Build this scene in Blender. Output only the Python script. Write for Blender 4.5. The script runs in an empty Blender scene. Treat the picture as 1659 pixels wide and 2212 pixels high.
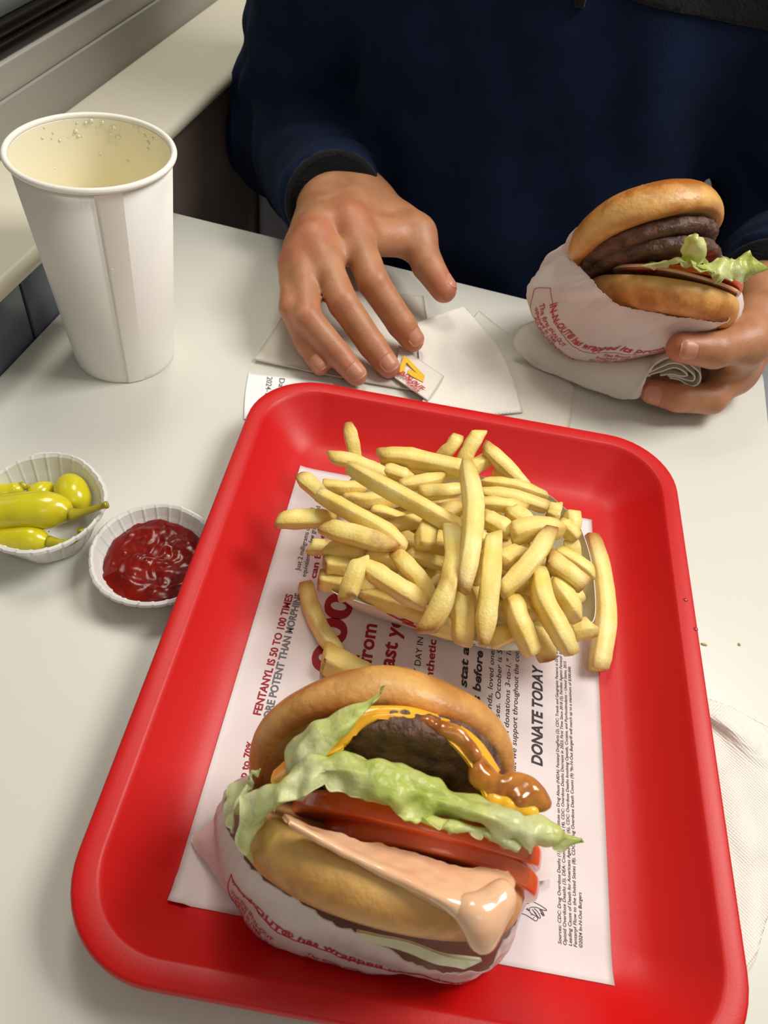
import bpy, bmesh, math, random
import numpy as np
from mathutils import Vector, Matrix, noise
# ------------------------------------------------------------------ camera, world, light, exposure
C = bpy.context.scene.collection
SC = bpy.context.scene
def cam_setup():
    f, pitch, roll, yaw, cx, cy, cz = [1693.92241, 0.85298, 0.16898, -0.12931, -0.01079, -0.22312, 0.36173]
    cp, sp = math.cos(pitch), math.sin(pitch)
    fw = Vector((math.sin(yaw)*cp, math.cos(yaw)*cp, -sp))
    r0 = Vector((math.cos(yaw), -math.sin(yaw), 0)); u0 = r0.cross(fw)
    r = math.cos(roll)*r0 + math.sin(roll)*u0
    u = -math.sin(roll)*r0 + math.cos(roll)*u0
    cd = bpy.data.cameras.new('camera'); co = bpy.data.objects.new('camera', cd); C.objects.link(co)
    m = Matrix((r, u, -fw)).transposed().to_4x4(); m.translation = (cx, cy, cz)
    co.matrix_world = m
    cd.sensor_fit = 'AUTO'; cd.sensor_width = 36; cd.lens = f/2212*36
    cd.clip_start = .01
    cd.dof.use_dof = True; cd.dof.focus_distance = .41; cd.dof.aperture_fstop = cd.lens/1.3
    SC.camera = co
cam_setup()
wd = bpy.data.worlds.new('room_light'); SC.world = wd; wd.use_nodes = True
bgn = wd.node_tree.nodes['Background']; bgn.inputs[0].default_value = (1.0, .95, .86, 1); bgn.inputs[1].default_value = .26
def area(name, loc, target, size, power, col, sy=None):
    l = bpy.data.lights.new(name, 'AREA'); l.energy = power; l.color = col; l.size = size
    if sy: l.shape = 'RECTANGLE'; l.size_y = sy
    o = bpy.data.objects.new(name, l); C.objects.link(o); o.location = loc
    o.rotation_euler = (Vector(target)-Vector(loc)).to_track_quat('-Z', 'Y').to_euler()
    return o
area('ceiling_lamp_right', (.72, .48, 1.20), (.0, .05, 0), .55, 15.5, (1, .97, .92))
area('ceiling_lamp_far', (-.42, .70, 1.35), (-.1, .10, 0), .5, 11, (1, .95, .85))
area('ceiling_lamp_near', (.35, -1.0, 1.55), (0, 0, 0), .6, 1.6, (1, .95, .88))
vs = SC.view_settings; vs.view_transform = 'Standard'; vs.look = 'None'; vs.gamma = 1; vs.use_curve_mapping = False
vs.exposure = 0.17
try: SC.cycles.use_denoising = True
except Exception: pass
# ------------------------------------------------------------------ helpers
def lin(c):
    return tuple(((x/255+.055)/1.055)**2.4 if x/255 > .04045 else x/255/12.92 for x in c)
def mat(name, rgb, rough=.5, rgb2=None, nscale=40, ncontrast=(.35, .65), bump=0, bscale=200, bdist=.001, sss=0, sssr=(1, .3, .1), sheen=0, coat=0,
        spec=.5, attr=None, metal=0, trans=0, detail=3, sscale=.003, bump2=0, b2scale=30, alpha=1, stretch=None, tl=0):
    m = bpy.data.materials.new(name); m.use_nodes = True
    nt = m.node_tree; N = nt.nodes; Lk = nt.links; b = N['Principled BSDF']
    c1 = (*lin(rgb), 1)
    b.inputs['Base Color'].default_value = c1; b.inputs['Roughness'].default_value = rough
    b.inputs['Specular IOR Level'].default_value = spec; b.inputs['Metallic'].default_value = metal
    b.inputs['Coat Weight'].default_value = coat; b.inputs['Coat Roughness'].default_value = .06
    b.inputs['Sheen Weight'].default_value = sheen; b.inputs['Transmission Weight'].default_value = trans
    b.inputs['Alpha'].default_value = alpha
    if sss:
        b.inputs['Subsurface Weight'].default_value = sss; b.inputs['Subsurface Radius'].default_value = sssr; b.inputs['Subsurface Scale'].default_value = sscale
    tc = N.new('ShaderNodeTexCoord'); vec = tc.outputs['Object']
    if stretch:
        mp = N.new('ShaderNodeMapping'); mp.inputs['Scale'].default_value = stretch; Lk.new(vec, mp.inputs[0]); vec = mp.outputs[0]
    col = None
    if rgb2:
        nz = N.new('ShaderNodeTexNoise'); nz.inputs['Scale'].default_value = nscale; nz.inputs['Detail'].default_value = detail; Lk.new(vec, nz.inputs['Vector'])
        rp = N.new('ShaderNodeValToRGB'); rp.color_ramp.elements[0].position = ncontrast[0]; rp.color_ramp.elements[1].position = ncontrast[1]
        rp.color_ramp.elements[0].color = c1; rp.color_ramp.elements[1].color = (*lin(rgb2), 1)
        Lk.new(nz.outputs[0], rp.inputs[0]); col = rp.outputs[0]
    if attr:
        at = N.new('ShaderNodeAttribute'); at.attribute_name = 'tone'
        mx = N.new('ShaderNodeMix'); mx.data_type = 'RGBA'
        Lk.new(at.outputs['Fac'], mx.inputs[0])
        if col: Lk.new(col, mx.inputs[6])
        else: mx.inputs[6].default_value = c1
        mx.inputs[7].default_value = (*lin(attr), 1); col = mx.outputs[2]
    if col: Lk.new(col, b.inputs['Base Color'])
    h = None
    def bmp(st, sc, prev):
        nz = N.new('ShaderNodeTexNoise'); nz.inputs['Scale'].default_value = sc; nz.inputs['Detail'].default_value = 4; Lk.new(vec, nz.inputs['Vector'])
        bp = N.new('ShaderNodeBump'); bp.inputs['Strength'].default_value = st; bp.inputs['Distance'].default_value = bdist
        Lk.new(nz.outputs[0], bp.inputs['Height'])
        if prev: Lk.new(prev, bp.inputs['Normal'])
        return bp.outputs[0]
    if bump: h = bmp(bump, bscale, h)
    if bump2: h = bmp(bump2, b2scale, h)
    if h: Lk.new(h, b.inputs['Normal'])
    if tl:
        tr = N.new('ShaderNodeBsdfTranslucent'); tr.inputs[0].default_value = c1; ms = N.new('ShaderNodeMixShader'); ms.inputs[0].default_value = tl
        if col: Lk.new(col, tr.inputs[0])
        Lk.new(b.outputs[0], ms.inputs[1]); Lk.new(tr.outputs[0], ms.inputs[2]); Lk.new(ms.outputs[0], N['Material Output'].inputs[0])
    return m
def emboss(m, scale, strength=.5, dist=.0006):
    N = m.node_tree.nodes; Lk = m.node_tree.links; b = N['Principled BSDF']
    tc = N.new('ShaderNodeTexCoord'); mp = N.new('ShaderNodeMapping'); mp.inputs['Scale'].default_value = (scale, scale, scale); mp.inputs['Rotation'].default_value = (0, 0, .6)
    Lk.new(tc.outputs['Object'], mp.inputs[0])
    v = N.new('ShaderNodeTexVoronoi'); v.inputs['Scale'].default_value = 1; v.inputs['Randomness'].default_value = .08; Lk.new(mp.outputs[0], v.inputs['Vector'])
    bp = N.new('ShaderNodeBump'); bp.inputs['Strength'].default_value = strength; bp.inputs['Distance'].default_value = dist
    Lk.new(v.outputs['Distance'], bp.inputs['Height']); Lk.new(bp.outputs[0], b.inputs['Normal'])
    return m
def setp(o, label=None, cat=None, group=None, kind=None):
    if label: o['label'] = label
    if cat: o['category'] = cat
    if group: o['group'] = group
    if kind: o['kind'] = kind
    return o
def empty(name, loc=(0, 0, 0), rz=0):
    o = bpy.data.objects.new(name, None); C.objects.link(o); o.location = loc; o.rotation_euler = (0, 0, rz); return o
def mesh(name, v, f, m, parent=None, smooth=True, tone=None, world=True, mats=None, fm=None):
    me = bpy.data.meshes.new(name)
    if isinstance(f, np.ndarray) and isinstance(v, np.ndarray) and len(f):
        k = f.shape[1]
        me.vertices.add(len(v)); me.vertices.foreach_set('co', np.ascontiguousarray(v, dtype=np.float32).ravel())
        me.loops.add(f.size); me.loops.foreach_set('vertex_index', np.ascontiguousarray(f, dtype=np.int32).ravel())
        me.polygons.add(len(f)); me.polygons.foreach_set('loop_start', np.arange(0, f.size, k, dtype=np.int32))
        me.update(calc_edges=True); me.validate()
    else:
        me.from_pydata([tuple(map(float, p)) for p in v], [], [tuple(map(int, q)) for q in f])
    me.polygons.foreach_set('use_smooth', [smooth]*len(me.polygons))
    if tone is not None:
        a = me.attributes.new('tone', 'FLOAT', 'POINT'); a.data.foreach_set('value', np.asarray(tone, dtype=np.float32))
    for q in (mats or [m]): me.materials.append(q)
    if fm is not None: me.polygons.foreach_set('material_index', np.asarray(fm, dtype=np.int32))
    o = bpy.data.objects.new(name, me); C.objects.link(o)
    if parent is not None: o.parent = parent
    return o
def recentre(o):
    """move a mesh object's origin to the middle of its base, leaving it where it stands"""
    me = o.data; n = len(me.vertices); a = np.empty(n*3, np.float32); me.vertices.foreach_get('co', a); a = a.reshape(-1, 3)
    p = np.array([(a[:, 0].min()+a[:, 0].max())/2, (a[:, 1].min()+a[:, 1].max())/2, a[:, 2].min()])
    me.vertices.foreach_set('co', (a-p).astype(np.float32).ravel()); o.location = Vector(o.location)+Vector(p.tolist()); me.update()
    return o
def hold(root, kids):
    """parent finished world-space parts to an Empty without moving them"""
    for k in kids:
        k.parent = root; k.matrix_parent_inverse = Matrix.Translation(-Vector(root.location))
def bevel(o, w, seg=2, ang=40):
    b = o.modifiers.new('bevel', 'BEVEL'); b.width = w; b.segments = seg; b.limit_method = 'ANGLE'; b.angle_limit = math.radians(ang); return o
def box(name, lo, hi, m, parent=None, bev=0, seg=2):
    (a, b, c), (d, e, f) = lo, hi
    v = [(a, b, c), (d, b, c), (d, e, c), (a, e, c), (a, b, f), (d, b, f), (d, e, f), (a, e, f)]
    q = [(0, 3, 2, 1), (4, 5, 6, 7), (0, 1, 5, 4), (1, 2, 6, 5), (2, 3, 7, 6), (3, 0, 4, 7)]
    o = mesh(name, v, q, m, parent, smooth=False)
    if bev: bevel(o, bev, seg); o.data.polygons.foreach_set('use_smooth', [True]*6)
    return o
def grid_faces(nu, nv, closed_u=False):
    f = []
    for j in range(nv-1):
        for i in range(nu if closed_u else nu-1):
            a = j*nu+i; b = j*nu+(i+1) % nu; f.append((a, b, b+nu, a+nu))
    return f
def crom(P, n, closed=False):
    """Catmull-Rom resample of control points (k,3) to n points"""
    P = np.asarray(P, float); k = len(P)
    t = np.linspace(0, k if closed else k-1, n, endpoint=not closed)
    return crom_at(P, t, closed)
def crom_at(P, t, closed=False):
    P = np.asarray(P, float); k = len(P); t = np.asarray(t, float)
    i = np.floor(t).astype(int)
    if not closed: i = np.clip(i, 0, k-2)
    w = (t-i)[:, None]
    g = (lambda j: P[j % k]) if closed else (lambda j: np.where((j < 0)[:, None], 2*P[0]-P[1], np.where((j > k-1)[:, None], 2*P[-1]-P[-2], P[np.clip(j, 0, k-1)])))
    a, b, c, d = g(i-1), g(i), g(i+1), g(i+2)
    return .5*(2*b+(c-a)*w+(2*a-5*b+4*c-d)*w**2+(3*b-a-3*c+d)*w**3)
def vnoise(P, sc, seed=0):
    return np.array([noise.noise(Vector((x*sc+seed*7.3, y*sc-seed*3.1, z*sc+seed*1.7))) for x, y, z in P])
def normals(V, F):
    V = np.asarray(V); F = np.asarray(F); n = np.zeros_like(V)
    e = np.cross(V[F[:, 2]]-V[F[:, 0]], V[F[:, 3]]-V[F[:, 1]])
    for k in range(4): np.add.at(n, F[:, k], e)
    return n/(np.linalg.norm(n, axis=1)[:, None]+1e-12)
def thicken(V, F, nu, nv, t, closed=False):
    """turn a grid surface into a closed thin sheet"""
    n = normals(V, F); k = len(V); W = np.vstack([V+n*t/2, V-n*t/2]); Q = [tuple(q) for q in F]+[tuple(k+i for i in reversed(q)) for q in F]
    def strip(e):
        for a, b in zip(e[:-1], e[1:]): Q.append((a, a+k, b+k, b))
    if closed:
        strip([i for i in range(nu)][::-1]+[nu-1]); strip([(nv-1)*nu+i for i in range(nu)]+[(nv-1)*nu])
    else:
        strip([i for i in range(nu)][::-1]); strip([(nv-1)*nu+i for i in range(nu)])
        strip([j*nu for j in range(nv)]); strip([j*nu+nu-1 for j in range(nv)][::-1])
    return W, Q
def sheet(name, rows, m, nu=40, nv=24, t=.0004, amp=0, sc=60, seed=0, parent=None, amp2=0, sc2=200, edge=0, tone=None, closed=False, ragged=0):
    """sheet through rows of control points; noise along the normal, more at the edge rows when edge>0"""
    A = np.array([crom(r, nu, closed) for r in rows]); V = np.array([crom(A[:, i], nv) for i in range(nu)])
    V = V.transpose(1, 0, 2).reshape(-1, 3); Fc = np.array(grid_faces(nu, nv, closed))
    if ragged:
        G = V.reshape(nv, nu, 3); k = max(2, nv//6)
        for e, i in ((0, 1), (nv-1, -1)):
            d = G[e]-G[e+i*k]; d /= np.linalg.norm(d, axis=1)[:, None]+1e-9; q = ragged*(vnoise(G[e], 130, seed)+.6*vnoise(G[e], 330, seed+3))
            for j in range(k): G[e+i*j] += d*(q*(1-j/k))[:, None]
        V = G.reshape(-1, 3)
    if amp or amp2:
        n = normals(V, Fc); w = np.ones(len(V))
        if edge:
            vv = np.repeat(np.linspace(0, 1, nv), nu); w = 1+edge*np.abs(vv*2-1)**3
        V = V+n*(w*(amp*vnoise(V, sc, seed)+amp2*vnoise(V, sc2, seed+1)))[:, None]
    tn = None
    if tone is not None: tn = tone(np.tile(np.linspace(0, 1, nu), nv), np.repeat(np.linspace(0, 1, nv), nu), V)
    W, Q = thicken(V, Fc, nu, nv, t, closed)
    return mesh(name, W, Q, m, parent, tone=None if tn is None else np.concatenate([tn, tn]))
def lathe(profile, seg=64, wob=0, seed=0, nsc=3, close=True, ell=1.0):
    """profile list of (r,z); returns verts, faces"""
    V = []; k = len(profile)
    for r, z in profile:
        for i in range(seg):
            a = 2*math.pi*i/seg
            q = 1+wob*noise.noise(Vector((math.cos(a)*nsc*.5+seed, math.sin(a)*nsc*.5, z*30)))
            V.append((r*q*math.cos(a), r*q*math.sin(a)*ell, z))
    Fc = grid_faces(seg, k, True)
    if close:
        if profile[0][0] > 1e-6: Fc.append(tuple(reversed(range(seg))))
        if profile[-1][0] > 1e-6: Fc.append(tuple((k-1)*seg+i for i in range(seg)))
    return V, Fc
def xf(V, M):
    """apply a baked 3x4 frame (columns x,y,z,origin)"""
    M = np.asarray(M); return np.asarray(V, float) @ M[:, :3].T + M[:, 3]
def tube(path, radii, seg=14, cap=True, squash=None):
    P = np.asarray(path, float); n = len(P); V = []
    t = np.gradient(P, axis=0); t /= np.linalg.norm(t, axis=1)[:, None]+1e-12
    up = np.array([0, 0, 1.]) if abs(t[0][2]) < .9 else np.array([1., 0, 0])
    for i in range(n):
        s = np.cross(t[i], up); s /= np.linalg.norm(s); u = np.cross(s, t[i]); up = u
        for k in range(seg):
            a = 2*math.pi*k/seg; V.append(P[i]+radii[i]*(math.cos(a)*s+math.sin(a)*u))
    Fc = grid_faces(seg, n, True)
    if cap: Fc += [tuple(reversed(range(seg))), tuple((n-1)*seg+k for k in range(seg))]
    return V, Fc
def join(parts):
    V = []; Fc = []
    for v, f in parts:
        k = len(V); V += [tuple(p) for p in v]; Fc += [tuple(i+k for i in q) for q in f]
    return V, Fc
# --- signed distance fields and surface nets: smooth continuous bodies
def rcone(p, a, b, r1, r2):
    a = np.asarray(a); b = np.asarray(b); ba = b-a; l2 = ba@ba; rr = r1-r2; a2 = l2-rr*rr; il2 = 1/l2
    pa = p-a; y = pa@ba; z = y-l2; q = pa*l2-y[:, None]*ba; x2 = (q*q).sum(1); y2 = y*y*l2; z2 = z*z*l2
    k = np.sign(rr)*rr*rr*x2
    return np.where(np.sign(z)*a2*z2 > k, np.sqrt(x2+z2)*il2-r2, np.where(np.sign(y)*a2*y2 < k, np.sqrt(x2+y2)*il2-r1, (np.sqrt(x2*a2*il2)+y*rr)*il2-r1))
def smin(a, b, k):
    h = np.clip(.5+.5*(b-a)/k, 0, 1); return b*(1-h)+a*h-k*h*(1-h)
def ell(p, c, r):
    q = (p-np.asarray(c))/np.asarray(r); k0 = np.linalg.norm(q, axis=1); k1 = np.linalg.norm(q/np.asarray(r), axis=1)+1e-9
    return k0*(k0-1)/k1
def nets(fn, lo, hi, h, N=20, margin=1.25):
    lo = np.asarray(lo, float); hi = np.asarray(hi, float); dim = np.ceil((hi-lo)/h/N).astype(int); nx, ny, nz = dim*N+2
    cid = lambda i, j, k: i+nx*(j+ny*k.astype(np.int64))
    ids = []; pos = []; quads = []
    rng = np.arange(N+1); gi, gj, gk = np.meshgrid(rng, rng, rng, indexing='ij')
    bc = np.array([(a, b, c) for a in range(dim[0]) for b in range(dim[1]) for c in range(dim[2])])
    dc = fn(lo+(bc*N+N/2)*h); half = N*h*math.sqrt(3)/2*margin
    loc = np.stack([gi, gj, gk], -1).reshape(-1, 3)
    cor = [(0, 0, 0), (1, 0, 0), (0, 1, 0), (1, 1, 0), (0, 0, 1), (1, 0, 1), (0, 1, 1), (1, 1, 1)]
    edg = [(0, 1), (2, 3), (4, 5), (6, 7), (0, 2), (1, 3), (4, 6), (5, 7), (0, 4), (1, 5), (2, 6), (3, 7)]
    for b, d in zip(bc, dc):
        if abs(d) > half: continue
        o = b*N; G = fn(lo+(loc+o)*h).reshape(N+1, N+1, N+1); S = G < 0
        if S.all() or not S.any(): continue
        sl = lambda c: (slice(c[0], N+c[0]), slice(c[1], N+c[1]), slice(c[2], N+c[2]))
        cs = sum(S[sl(c)].astype(np.int8) for c in cor); I = np.argwhere((cs > 0) & (cs < 8))
        acc = np.zeros((len(I), 3)); cnt = np.zeros(len(I))
        for e0, e1 in edg:
            c0, c1 = np.array(cor[e0]), np.array(cor[e1]); g0 = G[tuple((I+c0).T)]; g1 = G[tuple((I+c1).T)]
            x = (g0 < 0) != (g1 < 0); t = np.where(x, g0/(g0-g1+1e-15), 0)
            acc += np.where(x[:, None], c0+(c1-c0)*t[:, None], 0); cnt += x
        pos.append(lo+(I+o+acc/cnt[:, None])*h); J = I+o+1; ids.append(cid(J[:, 0], J[:, 1], J[:, 2]))
        for ax in range(3):
            A = S[:N, :N, :N]; Bs = [slice(0, N)]*3; Bs[ax] = slice(1, N+1); Bv = S[tuple(Bs)]
            E = np.argwhere(A != Bv)
            if not len(E): continue
            fl = A[tuple(E.T)]; E = E+o+1; u = np.zeros(3, int); v = np.zeros(3, int); u[(ax+1) % 3] = 1; v[(ax+2) % 3] = 1
            q = [E-u-v, E-v, E, E-u]; q = np.stack([cid(w[:, 0], w[:, 1], w[:, 2]) for w in q], 1)
            q[~fl] = q[~fl][:, ::-1]; quads.append(q)
    ids = np.concatenate(ids); pos = np.concatenate(pos); quads = np.concatenate(quads)
    o = np.argsort(ids); ids = ids[o]; pos = pos[o]; k = np.searchsorted(ids, quads); k = np.clip(k, 0, len(ids)-1)
    ok = (ids[k] == quads).all(1)
    return pos, k[ok]
def relax(V, F, n=1, w=.5):
    for _ in range(n):
        s = np.zeros_like(V); c = np.zeros(len(V))
        for a, b in ((0, 1), (1, 2), (2, 3), (3, 0)):
            np.add.at(s, F[:, a], V[F[:, b]]); np.add.at(s, F[:, b], V[F[:, a]]); np.add.at(c, F[:, a], 1); np.add.at(c, F[:, b], 1)
        V = V*(1-w)+w*s/np.maximum(c, 1)[:, None]
    return V
def text2d(body, bold=0, shear=0, sp=1.0, res=2):
    cu = bpy.data.curves.new('t', 'FONT'); cu.body = body; cu.size = 1; cu.offset = bold; cu.shear = shear; cu.resolution_u = res; cu.space_character = sp
    ob = bpy.data.objects.new('t', cu); me = bpy.data.meshes.new_from_object(ob)
    V = np.array([v.co[:] for v in me.vertices]).reshape(-1, 3); F = [tuple(p.vertices) for p in me.polygons]
    bpy.data.objects.remove(ob); bpy.data.curves.remove(cu); bpy.data.meshes.remove(me)
    if len(V): V[:, 0] -= V[:, 0].min()
    return V, F
def text_line(name, body, a, b, hgt, m, parent, z, bold=0, shear=0):
    """flat print: baseline from a to b (x,y), letters hgt tall (cap height)"""
    V, F = text2d(body, bold, shear, 1.0, 8 if hgt > .006 else 3)
    a = np.array(a); b = np.array(b); d = b-a; L = np.linalg.norm(d); d /= L; n = np.array([-d[1], d[0]])
    sx = L/V[:, 0].max(); sy = hgt/.77
    P = a+np.outer(V[:, 0]*sx, d)+np.outer(V[:, 1]*sy, n)
    return mesh(name, np.column_stack([P, [z(*q) for q in P] if callable(z) else np.full(len(P), z)]), F, m, parent, smooth=False)
# ------------------------------------------------------------------ materials
M = {}
M['table'] = mat('table_laminate', (218, 217, 206), .28, spec=.4)
M['ledge'] = mat('ledge_solid', (222, 216, 196), .35)
M['wall'] = mat('wall_paint', (166, 163, 153), .6, (156, 153, 144), 6)
M['alu'] = mat('window_aluminium', (184, 180, 170), .42, metal=.3)
M['gasket'] = mat('black_rubber', (22, 18, 16), .25)
M['alu_dark'] = mat('grey_rail', (134, 138, 138), .4, (104, 108, 108), 30, stretch=(1, .05, 1))
M['dado'] = mat('dark_brown_panel', (156, 138, 126), .5, (134, 118, 108), 5)
M['tile'] = mat('blue_grey_tile', (92, 98, 116), .22)
M['grout'] = mat('grout', (60, 60, 62), .8)
M['floor'] = mat('floor_tile', (120, 122, 126), .5, (104, 106, 110), 5)
M['bench'] = mat('bench_plastic', (226, 226, 232), .4)
M['steel'] = mat('steel', (150, 150, 152), .35, metal=1)
M['tray'] = mat('red_tray_plastic', (202, 6, 6), .44, bump=.12, bscale=900, bdist=.0004, spec=.42)
M['paper'] = mat('mat_paper', (230, 220, 221), .75, (226, 213, 211), 30)
M['ink_red'] = mat('ink_red', (158, 20, 32), .7); M['ink_grey'] = mat('ink_grey', (110, 108, 112), .7); M['ink_dark'] = mat('ink_dark', (48, 46, 50), .7)
M['cup'] = mat('cup_paper', (243, 240, 232), .5, bump=.05, bscale=400, bdist=.0003, sss=.15, sssr=(1, .9, .6), sscale=.002)
M['water'] = mat('water_drop', (255, 255, 255), .02, trans=1, spec=.6); M['bead'] = mat('water_bead', (240, 236, 220), .04, coat=1, spec=.7)
M['pcup'] = mat('pleated_paper', (242, 241, 236), .6, tl=.25, sss=.1, sssr=(1, .95, .8), sscale=.002)
M['ketchup'] = mat('ketchup', (128, 17, 4), .2, (94, 8, 3), 60, coat=.0, spec=.28, sss=.1, sssr=(1, .15, .05), sscale=.002)
M['pepper'] = mat('pepper_skin', (222, 208, 30), .22, (204, 194, 16), 45, attr=(122, 108, 22), coat=.35, sss=.25, sssr=(1, .9, .1), sscale=.004)
M['boat'] = mat('boat_board', (243, 240, 228), .55)
M['napkin'] = emboss(mat('napkin_tissue', (243, 237, 226), .85), 760, .9, .0008)
M['tissue'] = mat('plain_tissue', (248, 244, 234), .85, tl=.4, bump=.25, bscale=160, bdist=.0006)
M['receipt'] = mat('receipt_paper', (238, 242, 242), .5)
M['packet'] = mat('packet_paper', (232, 224, 214), .5, bump=.3, bscale=60, bdist=.0008)
M['logo_yellow'] = mat('logo_yellow', (236, 186, 40), .6); M['logo_red'] = mat('logo_red', (196, 40, 44), .6)
# ------------------------------------------------------------------ the setting
XW = -.328
def structure(o): o['kind'] = 'structure'; return o
structure(box('floor', (XW-.3, -1.3, -.75), (2.2, 2.4, -.73), M['floor']))
wl = structure(box('wall_left', (XW-.2, -1.3, -.73), (XW, 2.4, .055), M['dado']))
for k in range(12):
    y0 = .1615-.092*k
    if k == 0: box('tile', (XW, y0+.0015, -.006), (XW+.0035, .3565, .056), M['tile'], wl, .0012)
    else: box('tile', (XW, y0+.0015, -.006), (XW+.0035, y0+.092-.0015, .056), M['tile'], wl, .0012)
wu = structure(box('wall_upper', (-.60, -1.3, .055), (-.397, 2.4, .0985), M['wall'])); wu.name = 'trim_2'
led = structure(box('trim_1', (-.397, -1.3, .055), (-.310, 2.4, .068), M['ledge'], bev=.006, seg=4))
wf = empty('window_1'); wf['kind'] = 'structure'
box('window_sill', (-.45, -1.3, .0985), (-.400, 2.4, .1195), M['alu'], wf, .0012)
box('gasket', (-.47, -1.3, .1195), (-.4035, 2.4, .1285), M['gasket'], wf, .002, 3)
box('gasket', (-.47, -1.3, .1285), (-.4075, 2.4, .138), M['gasket'], wf, .003, 3)
box('frame_rail', (-.47, -1.3, .138), (-.414, 2.4, .149), M['alu_dark'], wf, .0015)
box('frame_rail', (-.47, -1.3, .149), (-.424, 2.4, .158), M['alu_dark'], wf, .0015)
box('frame_rail', (-.47, -1.3, .158), (-.432, 2.4, .182), M['alu_dark'], wf, .0015)
box('pane', (-.452, -1.3, .18), (-.446, 2.4, 1.4), mat('window_glass', (118, 116, 110), .12, spec=.6), wf)
structure(box('wall_back', (XW-.3, 2.4, -.73), (2.2, 2.5, 1.9), M['wall']))
# ------------------------------------------------------------------ table and bench
tb = setp(empty('dining_table', (-.05, 0, -.73)), 'white laminate table top under the red tray, set against the tiled wall', 'table')
def slab(name, x0, x1, y0, y1, z0, z1, r, m, seg=10):
    P = []
    for cx, cy, a0 in ((x1-r, y1-r, 0), (x0+.002, y1-.002, 90), (x0+.002, y0+.002, 180), (x1-r, y0+r, 270)):
        rr = r if cx > 0 else .002
        for k in range(seg+1): a = math.radians(a0+90*k/seg); P.append((cx+rr*math.cos(a), cy+rr*math.sin(a)))
    n = len(P); V = [(x, y, z0) for x, y in P]+[(x, y, z1) for x, y in P]
    Fc = [tuple(reversed(range(n))), tuple(range(n, 2*n))]+[(i, (i+1) % n, n+(i+1) % n, n+i) for i in range(n)]
    return bevel(mesh(name, V, Fc, m, smooth=True), .004, 3, 50)
top = slab('table_top', XW+.0036, .196, -.62, .357, -.030, 0, .030, M['table'])
ped = mesh('pedestal', *lathe([(.03, -.70), (.03, -.03)], 24), M['steel']); ft = mesh('foot_plate', *lathe([(.22, -.73), (.22, -.722), (.03, -.70)], 32), M['steel'])
for o in (ped, ft):
    o.location = (-.05, -.12, 0)
bpy.context.view_layer.update()
hold(tb, [top, ped, ft])
bn = setp(empty('bench_seat', (.1, .75, -.73)), 'pale grey bench the diner sits on, its back against the wall end', 'bench')
b1 = box('seat', (XW+.002, .40, -.31), (1.1, .62, -.285), M['bench'], bev=.012, seg=3); b2 = box('backrest', (XW+.002, .592, -.285), (1.1, .65, .045), M['bench'], bev=.012, seg=3)
b3 = box('base', (XW+.05, .45, -.73), (1.05, .60, -.31), M['dado'])
hold(bn, [b1, b2, b3])
# ------------------------------------------------------------------ tray
TH = 0.11505
def rrect(a, b, r, n=12):
    P = []
    for sx, sy, a0 in ((1, 1, 0), (-1, 1, 90), (-1, -1, 180), (1, -1, 270)):
        for k in range(n+1):
            t = math.radians(a0+90*k/n); P.append((sx*(a-r)+r*math.cos(t), sy*(b-r)+r*math.sin(t)))
    return P
PROF = [(.0016, .0190), (.0002, .0200), (0, .0245), (.0006, .0262), (.0018, .0270), (.0050, .0272), (.0090, .0270), (.0104, .0264), (.0118, .0248), (.0150, .0212), (.022, .0140), (.0290, .0082), (.0345, .0052), (.0385, .0038), (.044, .0032), (.050, .0030)]
def build_tray():
    prof = PROF
    back = [(.050, .0004), (.043, .0006), (.037, .0014), (.0330, .0030), (.0275, .0062), (.0205, .0120), (.0135, .0190), (.0100, .0228), (.0085, .0242), (.0060, .0248), (.0036, .0246), (.0030, .0225), (.0030, .0190)]
    W, Ln, r = .1352, .1735, .042
    V = []; rings = prof+back; n = None
    for d, z in rings:
        P = rrect(W-d, Ln-d, max(r-d*.80, .008)); n = len(P); V += [(x, y, z) for x, y in P]
    Fc = []
    order = list(range(len(rings)))
    cl = len(prof)-1
    for j in range(len(rings)):
        k = (j+1) % len(rings)
        if j == cl: continue
        for i in range(n): Fc.append((j*n+i, j*n+(i+1) % n, k*n+(i+1) % n, k*n+i))
    Fc.append(tuple(cl*n+i for i in range(n))); Fc.append(tuple((cl+1)*n+i for i in reversed(range(n))))
    o = mesh('serving_tray', V, Fc, M['tray']); o.rotation_euler = (0, 0, TH)
    w = o.modifiers.new('n', 'WEIGHTED_NORMAL'); w.keep_sharp = False
    return setp(o, 'red plastic serving tray with raised rounded rim on the white table', 'tray')
build_tray()
# ------------------------------------------------------------------ placemat with its print
pm = setp(empty('paper_placemat', (0, 0, .0031), TH), 'white paper tray liner printed in red and black, under the burger and fries', 'placemat')
MX0, MX1, MY0, MY1 = -.0978, .0878, -.1398, .117
def mat_z(x, y):
    qx, qy = abs(x)-(.1352-.042), abs(y)-(.1735-.042); d = .042-math.hypot(max(qx, 0), max(qy, 0))-min(max(qx, qy), 0)-(.0045 if qx > -.003 and qy > -.003 else 0)
    return .0003+max(0, float(np.interp(d, [q[0] for q in PROF[8:]], [q[1] for q in PROF[8:]]))-.0030)
def mat_sheet():
    rows = []
    nu, nv = 60, 80; V = []
    for j in range(nv):
        for i in range(nu):
            x = MX0+(MX1-MX0)*i/(nu-1); y = MY0+(MY1-MY0)*j/(nv-1)
            z = mat_z(x, y)
            V.append((x, y, z))
    Fc = np.array(grid_faces(nu, nv)); W, Q = thicken(np.array(V), Fc, nu, nv, .0002)
    return mesh('sheet', W, Q, M['paper'], pm)
mat_sheet()
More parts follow.
